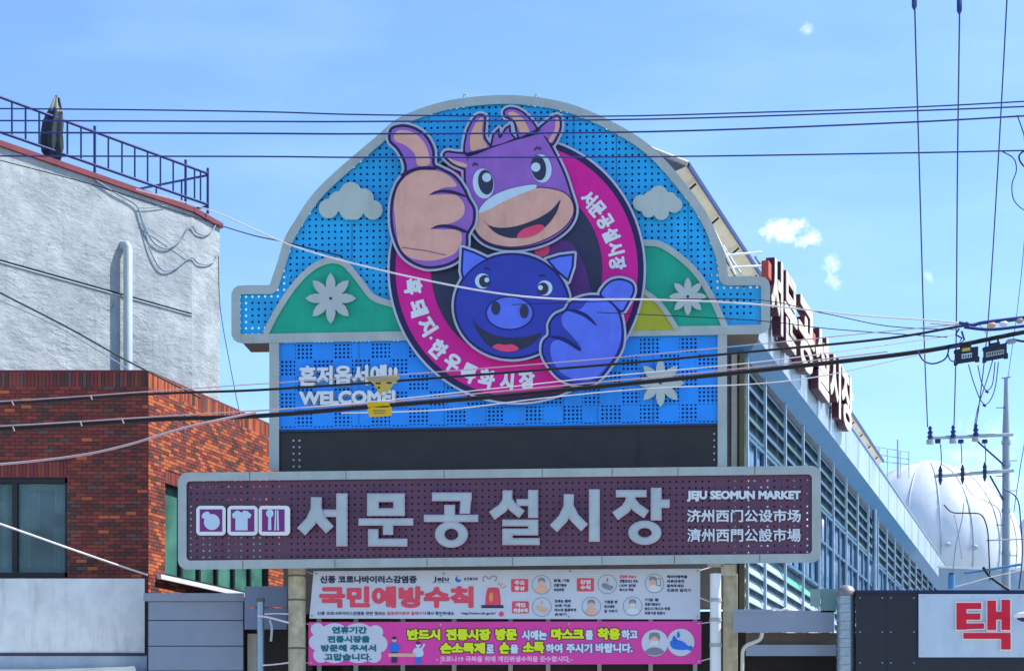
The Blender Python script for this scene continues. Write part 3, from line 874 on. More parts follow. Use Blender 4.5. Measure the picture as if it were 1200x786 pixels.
def shr(l, x0=215): return [(x, y + SHR * (x - x0)) for x, y in l]


o_b = shr(rrect(208.5, 553.6, 962, 667, 11)); i_b = shr(rrect(218.5, 563.6, 951.5, 656.5, 5))
MB().prism([o_b, i_b[::-1]], SB, -.22, .07, M_frame).build('board_frame', BOARD, bevel=.015)
fj = MB()
for u in (292, 405, 520, 635, 717, 794, 884):
    y = 553.6 + SHR * (u - 215); fj.prism([rect(u, y + .4, u + .9, y + 9.5)], SB, .07, .072, M_brown)
for u in (284, 392, 500, 600, 705, 790, 890):
    y = 656.8 + SHR * (u - 215); fj.prism([rect(u, y + .4, u + .9, y + 9.5)], SB, .07, .072, M_brown)
fj.build('frame_joint', BOARD)
ox, oy = SB.uv(218, 562)
P_pur = perforated('perforated_purple_sheet', '#5c334f', (.1045, .1045), .0155, (ox + .03, oy - .07))
MB().prism([shr(rrect(216, 561, 954, 659, 4))], SB, 0, 0, P_pur, side=False).build('perforated_panel', BOARD)
MB().prism([shr(rect(338, 563, 838, 657))], SB, -.2, -.17, M_dark).build('backing_board', BOARD)
bars = MB()
for u in (232, 262, 292, 322, 852, 871, 905, 922, 940):
    y = 560 + SHR * (u - 215); bars.prism([rect(u - 3.5, y, u + 3.5, y + 97)], SB, -.2, -.14, M_brown)
for vv in (575, 610, 648): bars.prism([shr(rect(220, vv, 338, vv + 4))], SB, -.2, -.141, M_brown)
bars.build('backing_bar', BOARD)

LET = {
    '서': ([*stroke([(370.7, 583), (370.4, 597), (364.5, 610), (353.5, 622)], 11.2), *stroke([(371, 596), (376, 609), (386, 620)], 10.6), rect(380, 597.5, 396, 604.5), rect(394.8, 578.6, 406.4, 639)], []),
    '문': ([rect(431, 578.6, 473.6, 603.4), rect(421, 607.8, 483.5, 614.6), rect(449.6, 612, 460, 625.5), rect(432, 620.5, 442.6, 639), rect(432, 631.6, 476.5, 639)], [rect(443, 587, 461.6, 596)]),
    '공': ([rect(507, 577.6, 551.8, 586), [(541, 578), (551.8, 578), (550, 600.8), (539.4, 600.8)], rect(521.4, 592, 532.4, 605), rect(497.6, 603.6, 559.6, 610.4), ell(529, 625.8, 18.6, 14.6)], [ell(529, 625.8, 8.9, 7.6)]),
    '설': ([*stroke([(594.8, 575), (594.4, 587), (589, 595), (577, 603.5)], 9.8), *stroke([(595, 586), (601, 594), (611, 602)], 9.2), rect(606, 585.3, 621, 591.6), rect(619.6, 574.6, 629.8, 605.6),
            rect(589.4, 609.2, 629.8, 615.4), rect(619.6, 609.2, 629.8, 626), rect(589.4, 619.8, 629.8, 626), rect(589.4, 619.8, 600, 637.4), rect(589.4, 631, 631.6, 637.4)], []),
    '시': ([*stroke([(666.6, 579.5), (666.2, 594), (660, 607), (649, 618.5)], 10.2), *stroke([(667, 594), (673, 606), (684.5, 617.5)], 9.8), rect(691, 573.8, 702, 633.6)], []),
    '장': ([rect(722.6, 574.6, 757, 581.4), *stroke([(740, 578), (738, 588), (733, 596), (721.5, 604)], 9.6), *stroke([(739.4, 586), (746, 594.5), (757, 602)], 9.2), rect(763.4, 572, 774.4, 608.6), rect(773, 585.6, 784, 594), ell(755.6, 623.8, 18.6, 13.4)], [ell(755.6, 623.8, 8.8, 6.4)])}
for ch_, (plus, minus) in LET.items():
    pl = [grown([p], -.6, .5) if False else p for p in plus]
    f = Fld(*bounds(plus, 3), .5); D = f.union(plus)
    if minus: D = np.maximum(D, -f.union(minus))
    rim = f.contour(D - .9, .06); face = f.contour(D + .7, .06)
    o = MB().prism(rim, SB, .02, .12, M_lside).build('raised_letter', BOARD, bevel=.008)
    MB().prism(face, SB, .12, .132, M_letter).build('letter_face', o)
for s, box, b in (('JEJU SEOMUN MARKET', (805, 574.5, 938.5, 587.5), .75), ('济州西门公设市场', (805, 596.5, 938.5, 611.5), .42), ('濟州西門公設市場', (805.5, 618.8, 938.5, 634.5), .34)):
    MB().prism(fit(s, box, b, h=.35), SB, .01, .045, M_wht2, mside=M_frame).build('board_lettering', BOARD)
M_mpan = mat('magenta_purple_panel', '#7b2a78', .5)
S9 = lambda X, Y: (220 + X / 9.23, 580 + Y / 9.23)
icons = [[[ell(248.3, 611.3, 9.3, 9.4), ell(241, 603.2, 5.2, 3.4, -38)]],
         [[[S9(*p) for p in ((478, 205), (520, 168), (548, 165), (580, 188), (608, 165), (640, 168), (690, 208), (670, 252), (648, 242), (648, 378), (515, 378), (515, 242), (490, 252))]]],
         [[ell(316.2, 601.2, 4.4, 4.9), [S9(872, 235), S9(902, 235), S9(905, 375), S9(868, 375)], [S9(945, 160), S9(958, 160), S9(954, 378), S9(935, 378)], [S9(965, 160), S9(980, 160), S9(988, 378), S9(965, 378)]]]]
for (x0, x1), ic, lb in zip(((230, 264.5), (266.5, 302), (303, 340)), icons, ('square box with a fruit symbol', 'square box with a shirt symbol', 'square box with a spoon and chopsticks symbol')):
    o = MB().prism([rrect(x0, 592.3, x1, 627, 5)], SB, .01, .11, M_white).build('symbol_box', BOARD, label=lb, bevel=.01)
    MB().prism([rect(x0 + 4, 596.4, x1 - (4 if x1 < 310 else 6.5), 622.6)], SB, .11, .115, M_mpan).build('symbol_panel', o)
    for grp in ic: MB().prism(grown(grp, 0, .4), SB, .115, .122, M_pale).build('symbol', o)

# ---- supports
def support(name, label, cat, pl, u0, u1, v0, m, o0, o1, extra=None):
    b = pl((u0 + u1) / 2, 700); b.z = 0; t = thing(name, label, cat, b)
    p0 = pl(u0, v0, o1); p1 = pl(u1, v0, o1); w = (p1 - p0); h = p0.z
    MB().box((p0.x, p0.y, 0), (w.x, w.y, 0), pl.N * (o0 - o1), (0, 0, h), m).build('column_shaft', t, bevel=.01)
    return t


M_rust = mat('rusty_cream_column', '#b5ab92', .7, var=.25, dirt=.6, scale=6)
t = thing('round_support_post', 'weathered cream round post under the left end of the name board', 'post', pt(348, 700, 31.2) * 1)
BASE[t.name] = Vector((pt(348, 700, 31.2).x, 31.2, 0)); t.location = BASE[t.name]
xx = BASE[t.name].x
MB().tube([(xx, 31.2, 0), (xx, 31.2, 5.2)], .145, M_rust, 20).build('post_shaft', t)
for zz in (3.75, 4.55, 4.95):
    MB().tube([(xx, 31.2, zz), (xx, 31.2, zz + .03)], .155, M_brown, 20).build('post_strap', t)
t = thing('drain_pipe', 'white vertical pipe beside the right edge of the banners', 'pipe', (pt(838.5, 700, 30.4).x, 30.4, 0))
xx = BASE[t.name].x
MB().tube([(xx, 30.4, 0), (xx, 30.4, pt(0, 672, 30.4).z)], .09, M_white, 14).build('pipe_shaft', t)
for vv in (705, 728, 758): MB().tube([(xx, 30.4, pt(0, vv, 30.4).z), (xx, 30.4, pt(0, vv, 30.4).z + .06)], .1, M_frame, 14).build('pipe_clip', t)
t = support('rusty_column', 'cream rust-stained square column under the right end of the name board', 'column', SG, 847.5, 864.5, 672, M_rust, -.55, -.3)
m = MB(); plane_box(m, SG, 845, 661, 862, 674, -.5, -.25, M_cream); m.build('column_bracket', t)
m = MB(); plane_box(m, SG, 829, 660, 848, 664, -.5, -.25, M_cream); m.build('column_bracket', t)
t = support('cream_column', 'thin cream column rising behind the right sign post to the eave', 'column', FA, 857, 864, 414, M_cream, .02, .12)
t = support('olive_column', 'olive steel corner column beside the louvres', 'column', FA, 866, 873, 412, M_olive, .02, .16)

# ================================================================== BANNERS
def banner(name, label, corners, m, o, strings):
    b = SG(590, 780, o); b.z = 0; t = thing(name, label, 'banner', b)
    f = MB().prism([corners], SG, o - .008, o, m).build('banner_sheet', t)
    for k_, (cu, cv) in enumerate(corners):
        for fx_ in (0, .33):
            nu = corners[k_ ^ 1][0]; eu = cu + (3 if cu < 600 else -3) + (nu - cu) * fx_; ev_ = cv + (3 if k_ < 2 else -3)
            MB().prism([ell(eu, ev_, 1.3, 1.3, n=10)], SG, o, o + .012, M_steel).build('eyelet', t)
    for a, c in strings:
        s = MB(); s.tube([SG(*a, o - .01), SG(*c, o - .15)], .009, M_wirew, 5); s.build('tie_string', t)
    return t, f


OB = -.12
B1, f1 = banner('white_banner', 'white health notice banner with red heading, siren and round icons', [(367.5, 668.8), (820.6, 665.8), (820.4, 725.2), (362.5, 724.2)], M_ban1, OB,
                [((820, 668), (834, 664)), ((820, 700), (835, 706)), ((366, 672), (356, 668))])
B2, f2 = banner('pink_banner', 'magenta banner with yellow Korean slogan and white speech cloud', [(361.5, 728.4), (822, 727.4), (821.8, 777.4), (361.5, 779)], M_ban2, OB,
                [((821, 730), (836, 728)), ((821, 774), (836, 770)), ((362, 731), (352, 729)), ((362, 776), (350, 777))])
# rear panels so that the sky of the holes is not the only thing behind


def pr(par, nm, loops, m, k=1): return MB().prism(loops, SG, OB + .001, OB + .002 + .002 * k, m, side=False).build(nm, par)


def tx(par, s, x0, y0, x1, y1, m, b=.5, k=2, h=None, outline=None, nm='printed_text'):
    if outline:
        pr(par, 'text_outline', fit(s, (x0 - 1, y0 - 1, x1 + 1, y1 + 1), b + 1.0, h=.6), outline, k)
        k += 1
    return pr(par, nm, fit(s, (x0, y0, x1, y1), b, h=h or .4), m, k)


tx(B1, '신종 코로나바이러스감염증', 375, 674, 488.5, 683, M_navtx, .45)
tx(B1, '국민예방수칙', 374, 686.3, 555, 712, M_redtx, 1.7, h=.5)
tx(B1, '신종 코로나바이러스감염증 관련 정보는', 372, 716, 452, 720.4, M_navtx, .12, h=.3)
tx(B1, '질병관리본부 홈페이지', 453.5, 716, 499, 720.4, M_redtx, .12, h=.3)
tx(B1, '에서 확인하세요.', 500, 716, 533, 720.4, M_navtx, .12, h=.3)
tx(B1, 'http://www.cdc.go.kr/', 541, 716.5, 581, 720.4, M_navtx, .12, h=.3)
pr(B1, 'round_mark', [ell(587.5, 719, 3, 3)], M_redtx, 2)
tx(B1, 'Jeju', 508, 674.8, 526, 682, M_navtx, .25, h=.3); pr(B1, 'logo_underline', stroke(cr([(506, 683), (516, 682), (528, 682.5)], 4, False), .7), M_bluetx, 2)
pr(B1, 'logo_swirl', [ell(537, 678.3, 3.6, 3.6)], M_bluetx, 2); pr(B1, 'logo_swirl', [ell(538.4, 676.6, 2.4, 1.8, 30)], M_ban1, 3)
tx(B1, '보건복지부', 543.5, 676, 560, 680, M_navtx, .1, h=.3)
pr(B1, 'logo_arc', grown(stroke(cr([(567, 681), (566, 677), (569, 675), (573, 678), (577, 674.5), (582, 676), (580, 681)], 4, False), 1.1), 0, .4), mat('warm_grey_print', '#8d8d97', .5, dirt=0), 2)
# siren
si = pr(B1, 'siren_lamp', [[(568.5, 709)] + cr([(569, 700), (571, 690), (574, 688), (582, 688), (585, 690), (586.5, 700)], 4, False) + [(587, 709)]], M_redtx, 2)
pr(B1, 'siren_base', [rect(564, 708.5, 590, 712)], M_navtx, 3); pr(B1, 'siren_glow', [ell(575.5, 699, 2.4, 5.5)], mat('orange_print', '#e89a5e', .5, dirt=0), 3)
pr(B1, 'siren_ray', stroke([(586, 687), (589, 683)], .8) + stroke([(588, 689), (593, 686)], .8) + stroke([(584, 685), (585, 681.5)], .8), M_redtx, 3)
for (x0, y0, x1, y1, a, b_) in ((599, 678, 619, 693, '주요', '증상'), (676, 677, 696, 692.5, '감염', '수칙'), (600, 704, 619.7, 718.3, '개인', '위생수칙')):
    pr(B1, 'red_label', [rrect(x0, y0, x1, y1, 1.5)], M_redtx, 2)
    tx(B1, a, x0 + 4, y0 + 1.8, x1 - 4, y0 + 7, M_wht2, .3, k=3, h=.3); tx(B1, b_, x0 + (4 if len(b_) < 3 else 1.5), y0 + 8.2, x1 - (4 if len(b_) < 3 else 1.5), y0 + 13.4, M_wht2, .3, k=3, h=.3)
M_line = mat('grey_line_print', '#7d8494', .5, dirt=0)
for i, (cx, cy) in enumerate(((634.6, 684.7), (711.7, 684.2), (767, 683.2), (635, 710.7), (693, 710.2), (741.4, 709.8))):
    pr(B1, 'icon_ring', [ell(cx, cy, 11.3, 11.3, n=32), ell(cx, cy, 10.7, 10.7, n=32)[::-1]], M_line, 2)
    if i in (0, 4, 5, 2):
        dx = -2 if i == 2 else 0
        pr(B1, 'icon_face', [ell(cx + dx, cy - 2.5, 3.6, 4.4)], M_skin, 2)
        pr(B1, 'icon_hair', [cr([(cx + dx - 4, cy - 3), (cx + dx - 3.5, cy - 7), (cx + dx, cy - 8.2), (cx + dx + 3.5, cy - 7), (cx + dx + 4, cy - 3), (cx + dx, cy - 5)], 4)], M_line, 3)
        pr(B1, 'icon_body', [cr([(cx - 7.5, cy + 7.5), (cx - 5, cy + 3), (cx, cy + 1.8), (cx + 5, cy + 3), (cx + 7.5, cy + 7.5), (cx, cy + 10)], 4)], M_skin if i in (0, 4) else M_wht2, 3)
        if i == 5: pr(B1, 'icon_mask', [rrect(cx - 3, cy - 2.8, cx + 3, cy + 1, 1)], M_wht2, 4)
        if i == 2: pr(B1, 'icon_phone', [rrect(cx + 2, cy - 6, cx + 7.5, cy + 3, 1)], M_line, 4); pr(B1, 'icon_screen', [rect(cx + 2.8, cy - 5, cx + 6.7, cy + 2)], M_ban1, 5)
    else:
        pr(B1, 'icon_shape', grown([ell(cx - 2, cy + 2, 5, 3.2, 20), ell(cx + 3, cy + 4, 4, 2.6, -15), rect(cx - 1, cy - 7, cx + 1, cy - 3)], 0, .5), M_skin if i == 3 else M_line, 3)
lines = [(649, 678, ['발열, 기침', '호흡기증상', '의심되면'], 5.4, 18, 0), (726, 673.5, ['감염병 의심시', '관할보건소 또는', '1339 상담', '마스크 착용'], 5.1, 22, 1), (781.5, 673.5, ['해외여행력을', '의료진에게', '알려주세요', '진료전 알리기'], 5.3, 28, 0),
         (650, 702, ['흐르는 물에', '30초 이상', '비누로 꼼꼼하게', '손씻기'], 5.2, 25, 0), (708, 703, ['기침할 땐', '옷소매로', '입 가리기'], 5.4, 15.5, 0), (755.5, 700.5, ['기침 등', '호흡기증상시', '반드시 마스크 착용', '의료기관 방문시'], 5.2, 30, 0)]
for x, y, ls, dy, w, red in lines:
    ml = max(len(s) for s in ls)
    for k, s in enumerate(ls): tx(B1, s, x, y + k * dy, x + w * max(.55, len(s) / ml), y + k * dy + 3.7, M_redtx if (red and k < 1) else M_navtx, .16, h=.3)
# pink banner
pr(B2, 'speech_cloud', grown([ell(x, y, rx, ry) for x, y, rx, ry in ((372, 737, 8, 7.5), (371, 752, 9, 9), (376, 767, 9, 9), (392, 753, 22, 23.5), (420, 753, 24, 23.5), (440, 740, 9, 8), (445, 754, 9, 10), (438, 768, 9, 8))], 0, .8), M_ban1, 1)
for s, b in (('연휴기간', (389, 733.5, 430, 742)), ('전통시장을', (383.5, 744.3, 433.5, 752.6)), ('방문해 주셔서', (376, 754.6, 440.8, 763)), ('고맙습니다.', (379.8, 765, 435.5, 773.6))):
    tx(B2, s, *b, M_teatx, .55, k=3, h=.35)
for s, b, m_ in (('반드시', (477, 736.5, 516, 749.5), 1), ('전통시장', (522.5, 736.2, 575, 749.8), 1), ('방문', (580.5, 735.8, 606, 749.8), 1), ('시에는', (611.4, 737.8, 641, 749.3), 0), ('마스크', (645.8, 735.8, 684.5, 749.2), 1), ('를', (686, 737.8, 695, 749), 0),
                 ('착용', (700, 735.3, 727, 749.2), 1), ('하고', (728.3, 737.3, 747.3, 748.6), 0), ('손소독제', (515.8, 752.2, 568.5, 765.6), 1), ('로', (570, 754.5, 579, 765), 0), ('손', (585, 751.8, 597, 765.5), 1), ('을', (598, 754.5, 607.5, 765), 0),
                 ('소독', (612.5, 751.4, 638, 765.2), 1), ('하여', (639.5, 753.6, 659, 764.6), 0), ('주시기', (663.5, 753.4, 694, 764.6), 0), ('바랍니다.', (698, 753, 741.5, 764.4), 0)):
    tx(B2, s, *b, M_yeltx if m_ else M_wht2, .95 if m_ else .6, k=3, h=.45, outline=M_green2 if m_ else mat('slate_outline_print', '#5a5fa0', .5, dirt=0))
tx(B2, '- 코로나19 극복을 위해 개인위생수칙을 준수합시다 -', 511, 768, 671, 775, M_pinkl, .35, k=3, h=.35)
for cx, cy, r in ((767.4, 752.8, 15.6), (797.8, 752.2, 16)): pr(B2, 'icon_disc', [ell(cx, cy, r, r, n=36)], M_ban1, 3 if cx < 780 else 4)
pr(B2, 'icon_face', [ell(767, 750, 5.6, 7)], M_skin, 5); pr(B2, 'icon_hair', [cr([(761, 749), (761.5, 742), (767, 740.5), (772.5, 742), (773, 749), (767, 745)], 4)], M_line, 6)
pr(B2, 'icon_mask', [rrect(762.3, 750, 771.7, 756, 2)], M_wht2, 6); pr(B2, 'icon_body', [cr([(756, 764), (760, 759.5), (767, 758), (774, 759.5), (778, 764), (767, 767.5)], 4)], M_line, 5)
pr(B2, 'icon_hand', grown([cr([(785, 752), (790, 749), (800, 751), (806, 756), (808, 760), (798, 761), (788, 759)], 4), ell(809, 759, 3, 3)], 0, .5), M_bluetx, 6)
pr(B2, 'icon_drop', [cr([(795, 739), (797, 744), (795, 747), (793, 744)], 4)], M_bluetx, 6); pr(B2, 'icon_drop', [cr([(790, 744), (794, 750), (788, 749)], 4)], M_bluetx, 6)
for (cx, cy, c1, c2) in ((462, 756, M_bluetx, M_navtx), (490, 762, M_pale, M_bluetx)):
    pr(B2, 'small_person_head', [ell(cx, cy - 7, 2.6, 3)], M_skin if cx < 470 else M_wht2, 4); pr(B2, 'small_person_hair', [ell(cx, cy - 9, 2.8, 1.8)], M_navtx, 5)
    pr(B2, 'small_person_body', [cr([(cx - 6, cy + 5), (cx - 5, cy - 2), (cx, cy - 4), (cx + 5, cy - 2), (cx + 6, cy + 5), (cx, cy + 8)], 4)], c1, 3); pr(B2, 'small_person_legs', [rect(cx - 3.5, cy + 7, cx + 3.5, min(cy + 20, 777))], c2, 3)
pr(B2, 'small_table', [rect(455, 765, 487, 769)], M_skin, 5); pr(B2, 'small_person_arm', stroke([(494, 760), (497.5, 754)], 2.4), M_pale, 5)

# ================================================================== MARKET BUILDING
base = WL.P0.copy()
MK = thing('market_building', 'long blue-grey market hall with louvred side wall, pale fascia and raised roof', 'building', base)
zc = lambda v, u=874: WL(u, v).z
z_sof, z_wt, z_wb = zc(419.5), zc(508), zc(630)
z_fb = FE(889, 397.5).z; z_ft = FE(1108, 662).z
LEN = (FE(1108, 600) - FE.P0).dot(WD)
L3 = lambda s, z, o=0: WL.at(s, z, o)
FL = FA(330, 500); FL.z = 0
mb = MB()      # body: side wall sheet set back and front wall
mb.box(L3(0, 0, -.12), WD * LEN, (0, 0, z_sof), -WL.N * .2, M_bluew)
mb.build('side_wall', MK)
mb = MB(); a = FA(470, 500); b_ = FA(873, 500); mb.box((a.x, a.y, z_wb - 1.2), (b_.x - a.x, b_.y - a.y, 0), FA.N * -.2, (0, 0, z_ft - z_wb + 1.2), mat('beige_front_wall', '#8c867c', .8)); mb.build('front_wall', MK)
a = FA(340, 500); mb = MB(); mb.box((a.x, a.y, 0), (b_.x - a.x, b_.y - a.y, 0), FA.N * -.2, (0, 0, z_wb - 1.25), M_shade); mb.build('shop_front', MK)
lw = FA(332, 552); a_ = FA(470, 500)
mb = MB(); mb.box((lw.x, lw.y, 0), (a_.x - lw.x, a_.y - lw.y, 0), FA.N * -.2, (0, 0, lw.z), mat('beige_front_wall', '#8c867c', .8)); mb.build('low_front_wall', MK)
# shuttered bays seen below the banners
mb = MB()
for u in (372, 415, 470, 530, 596, 640, 700, 760, 812): mb.box(FA(u, 786, .02), FA(u + 5, 786, .02) - FA(u, 786, .02), (0, 0, 1.6), FA.N * .06, M_frame)
mb.build('shop_post', MK)
# fascia with soffit
fas = MB(); fas.box(FE.at(0, z_fb), WD * LEN, (0, 0, z_ft - z_fb), -FE.N * .08, M_fasc); fas.build('side_fascia', MK)
a2 = FA(470, 400, .35); e2 = FE.at(0, 0)
fas = MB(); fas.box((a2.x, a2.y, z_fb), (e2.x - a2.x, e2.y - a2.y, 0), (0, 0, z_ft - z_fb), FA.N * -.08, M_fasc); fas.build('front_fascia', MK)
cp = MB(); cp.box(FE.at(-.03, z_ft, .03), WD * (LEN + .03), (0, 0, .05), -FE.N * .2, M_steel); cp.build('fascia_cap', MK)
pj = MB()
for k in range(1, 18): pj.box(FE.at(k * LEN / 18, z_fb + .01, .003), WD * .02, (0, 0, z_ft - z_fb - .02), FE.N * .004, M_soff)
pj.build('fascia_joint', MK)
sf = MB(); sf.mesh([FE.at(0, z_fb + .002, -.01), FE.at(LEN, z_fb + .002, -.01), L3(LEN, z_sof, .0), L3(0, z_sof, .0)], [(0, 1, 2, 3)], M_soff)
fl = FA(470, 400, .0); sf.mesh([(a2.x, a2.y, z_fb + .002), FE.at(0, z_fb + .002, -.01), L3(0, z_sof, 0), (fl.x, fl.y, z_sof)], [(0, 3, 2, 1)], M_soff); sf.build('soffit', MK)
rf = MB(); q = [FE.at(0, z_ft - .02, -.1), FE.at(LEN, z_ft - .02, -.1)]; q2 = [p - SG.R * 5.9 for p in q]
rf.mesh([q[0], q[1], q2[1], q2[0]], [(0, 1, 2, 3)], M_conc); rf.build('flat_roof', MK)
# end wall
mb = MB(); mb.box(L3(LEN, 0, 0), -SG.R * 5.9, (0, 0, z_ft - .1), -WD * .2, M_bluew); mb.build('end_wall', MK)
# bays
Yc = WL.P0.y; pitch = .0693 * Yc / WD.y; s0 = .0545 * Yc / WD.y
bs = [0, s0] + [s0 + pitch * k for k in range(1, 19)]
bs = [s for s in bs if s < LEN - .3] + [LEN]
for i, s in enumerate(bs[:-1]):
    o = MB().box(L3(s - .03, 2.2, 0), WD * .06, (0, 0, z_sof - 2.2), WL.N * .05, M_mull).build('mullion', MK)
zlow = zc(722)
SLATS = {}
for i in range(len(bs) - 1):
    sa, sb = bs[i] + .05, bs[i + 1] - .05
    rows = [(z_wt + .03 + k * .262, k, 0) for k in range(5)] + [(zlow + .02 + k * .252, k, 1) for k in range(5)]
    for z0, k, low in rows:
        if z0 + .2 > z_sof and not low: continue
        m_ = (M_slatgr if (k == 4 and i >= 2) else M_slatw) if low else (M_slatg if (i + k) % 3 == 1 else M_slat)
        b = MB(); b.box(L3(sa, z0, .0), WD * (sb - sa), -WL.N * .11 + Vector((0, 0, .2)), WL.N * .012 + Vector((0, 0, .012)), m_)
        b.build('louver_slat', MK)
    # window band: frame, two panes
    w = MB(); zw0, zw1 = z_wb + .02, z_wt
    for (x0, x1) in ((sa, sa + .09), (sb - .09, sb), ((sa + sb) / 2 - .05, (sa + sb) / 2 + .05)):
        w.box(L3(x0, zw0, -.02), WD * (x1 - x0), (0, 0, zw1 - zw0), WL.N * .05, M_bluew)
    for zz in (zw0, zw0 + (zw1 - zw0) * .58, zw1 - .07): w.box(L3(sa, zz, -.018), WD * (sb - sa), (0, 0, .06), WL.N * .046, M_bluew)
    o = w.build('window', MK)
    for h0, h1 in ((0, .5), (.5, 1)):
        c0, c1 = sa + (sb - sa) * h0, sa + (sb - sa) * h1
        MB().box(L3(c0, zw0, -.06), WD * (c1 - c0), (0, 0, zw1 - zw0), WL.N * .015, M_pane).build('pane', o)
# down pipe on the side wall
s_ = (WL(1019.5, 650) - WL.P0).dot(WD)
MB().tube([L3(s_, 0, .12), L3(s_, z_sof - .02, .12)], .06, M_steel, 10).build('downpipe', MK)
# raised roof
ev = pt(806, 192, FE.P0.y + .6); zr = ev.z; LR = (ev.y * (1280 - 806) / (1280 - 1035) - ev.y) / WD.y
WDn = Vector((WD.y, -WD.x, 0)); ridge_x = -4.6
def R3(s, o, z): p = ev + WD * s - SG.R * (-o); return Vector((p.x, p.y, z))
cl = MB(); cl.box(R3(.3, -.62, z_ft), WD * (LR - .3), (0, 0, zr - z_ft - .32), SG.R * -.15, M_beige); cl.build('clerestory_wall', MK)
rz = pt(620, 127, ev.y).z
sl = (rz - zr) / 4.1
rt = MB(); rt.mesh([R3(0, 0, zr), R3(LR, 0, zr), R3(LR, -2.3, rz), R3(0, -2.3, rz), R3(LR, -4.0, zr), R3(0, -4.0, zr)], [(0, 1, 2, 3), (3, 2, 4, 5)], M_soff)
rt.build('raised_roof', MK)
rt = MB(); rt.mesh([R3(0, 0, zr - .03), R3(LR, 0, zr - .03), R3(LR, -.62, zr - .3), R3(0, -.62, zr - .3)], [(0, 3, 2, 1)], M_beige)
rt.box(R3(0, .03, zr - .06), WD * LR, (0, 0, .09), SG.R * -.04, M_rail); rt.build('eave', MK)
gb = MB(); gb.mesh([R3(.25, -.6, z_ft), R3(.25, -.6, zr - .3), R3(.25, -2.3, rz - .15), R3(.25, -3.8, zr - .3), R3(.25, -3.8, z_ft)], [(0, 1, 2, 3, 4)], mat('pale_gable_panel', '#9fb3cc', .5)); gb.build('gable', MK)
gb = MB(); gb.tube([R3(0, 0, zr), R3(0, -2.3, rz)], .05, M_beige, 6); gb.build('gable_trim', MK)
k = 0.8
while k < LR:
    MB().tube([R3(k, -.02, zr - .1), R3(k + .1, -.6, zr - .55)], .022, M_dframe, 5).build('eave_bracket', MK); k += 2.1
cb = MB(); zg = [R3(.4, -.5, zr - .3)]
k = .4
while k < LR - 1: zg += [R3(k + .3, -.3, zr - .28), R3(k + 1.9, -.34, zr - .32), R3(k + 2.1, -.42, zr - .45)]; k += 2.1
cb.tube(zg, .018, M_wire, 5); cb.build('eave_conduit', MK)
# letter frame and fascia letters
base = FE.at(2, 0, .2)
LT = thing('roof_lettering', 'six big cream and maroon channel letters standing on the market fascia', 'sign letters', (base.x, base.y, 0))
ystart = [901.5, 917, 933.6, 953.8, 971, 984.5, 999]


def fe_s(u): return (FE(u, 500, .17) - FE.P0).dot(WD)


zt = FE(901, 286, .17).z; zb_ = FE(991, 503, .17).z
class FLn:
    def __call__(s, x, y, off): return FE.at(x, -y, .05 + off)
fln = FLn()
for i, ch_ in enumerate('서문공설시장'):
    x0 = fe_s(ystart[i]); x1 = fe_s(ystart[i + 1]) - .18
    f_ = [[(x0 + (x1 - x0) * x / 100, -zt + (zt - zb_) * y / 100) for x, y in l] for l in fit(ch_, (0, 0, 100, 100), 3.6, h=2)]
    o = MB().prism(f_, fln, 0, .15, M_maroon).build('channel_letter', LT)
    MB().prism(f_, fln, .15, .162, M_lface, mside=M_lface).build('letter_face', o)
for i in (0, 3, 4):
    x0 = fe_s(ystart[i]) ; m = MB(); m.box(FE.at(x0 - .02, zb_ + .75, .04), WD * .3, (0, 0, .28), FE.N * .12, M_red2); m.build('red_patch', LT)
m = MB()
for z_ in (zb_ + .25, zt - .35): m.tube([FE.at(fe_s(895), z_, .03), FE.at(fe_s(999), z_, .03)], .025, M_steel, 6)
m.build('letter_rail', LT)
T2 = thing('sign_brace', 'white tube braces between the arch shoulder and the first roof letter', 'brace', (SG(860, 300).x, SG(860, 300).y, 0))
for a, b in (((850, 299, -.3), (893, 295.5, -.6)), ((852, 313.5, -.3), (892, 311.5, -.6)), ((836, 268, -.3), (862, 322, -.3)), ((847, 288, -.5), (869, 322, -.5))):
    MB().tube([SG(*a), SG(*b)], .02, M_white, 6).build('brace_tube', T2)

# ================================================================== RIGHT OF THE SIGN: beams, boxes, duct, shop
def simple(name, label, cat, pl, rects, o0, o1, m, bevel=.01, kids=()):
    u0, v0, u1, v1 = rects; b = pl((u0 + u1) / 2, v1, (o0 + o1) / 2); t = thing(name, label, cat, (b.x, b.y, 0))
    mm = MB(); plane_box(mm, pl, u0, v0, u1, v1, o0, o1, m); mm.build(kids[0] if kids else 'panel', t, bevel=bevel); return t


PF = Plane((0, 30.0, 0), (1, 0, 0))
t = simple('steel_canopy_beam', 'grey-blue box beam below the louvres, left of the round duct', 'beam', PF, (859.5, 715, 977.5, 740.5), -.5, 0, M_siding, kids=('beam_casing',))
m = MB(); plane_box(m, PF, 859.5, 713.6, 905, 717, -.3, .02, M_siding); m.build('beam_cap', t)
for u in (866, 892, 918, 944, 970): MB().tube([PF(u, 719.5, 0), PF(u, 719.5, .012)], .012, M_steel, 6).build('beam_bolt', t)
m = MB(); m.tube([PF(904, 714, .02), PF(908, 712.4, .02), PF(915, 714.5, .02), PF(921, 712.6, .02), PF(926, 714.6, .02)], .02, M_white, 6); m.build('cable_coil', t)
m = MB(); plane_box(m, PF, 874, 741, 980, 755, -.5, -.35, M_brown); m.build('recess_board', t)
m = MB(); plane_box(m, PF, 874, 755, 980, 768, -.5, -.2, M_siding); m.build('lower_beam', t)
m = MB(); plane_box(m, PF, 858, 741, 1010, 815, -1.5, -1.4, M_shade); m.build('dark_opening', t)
m = MB()
for vv in range(768, 812, 6): plane_box(m, PF, 866, vv, 984, vv + 1, -1.4, -1.37, M_dframe)
m.build('shutter_rib', t)
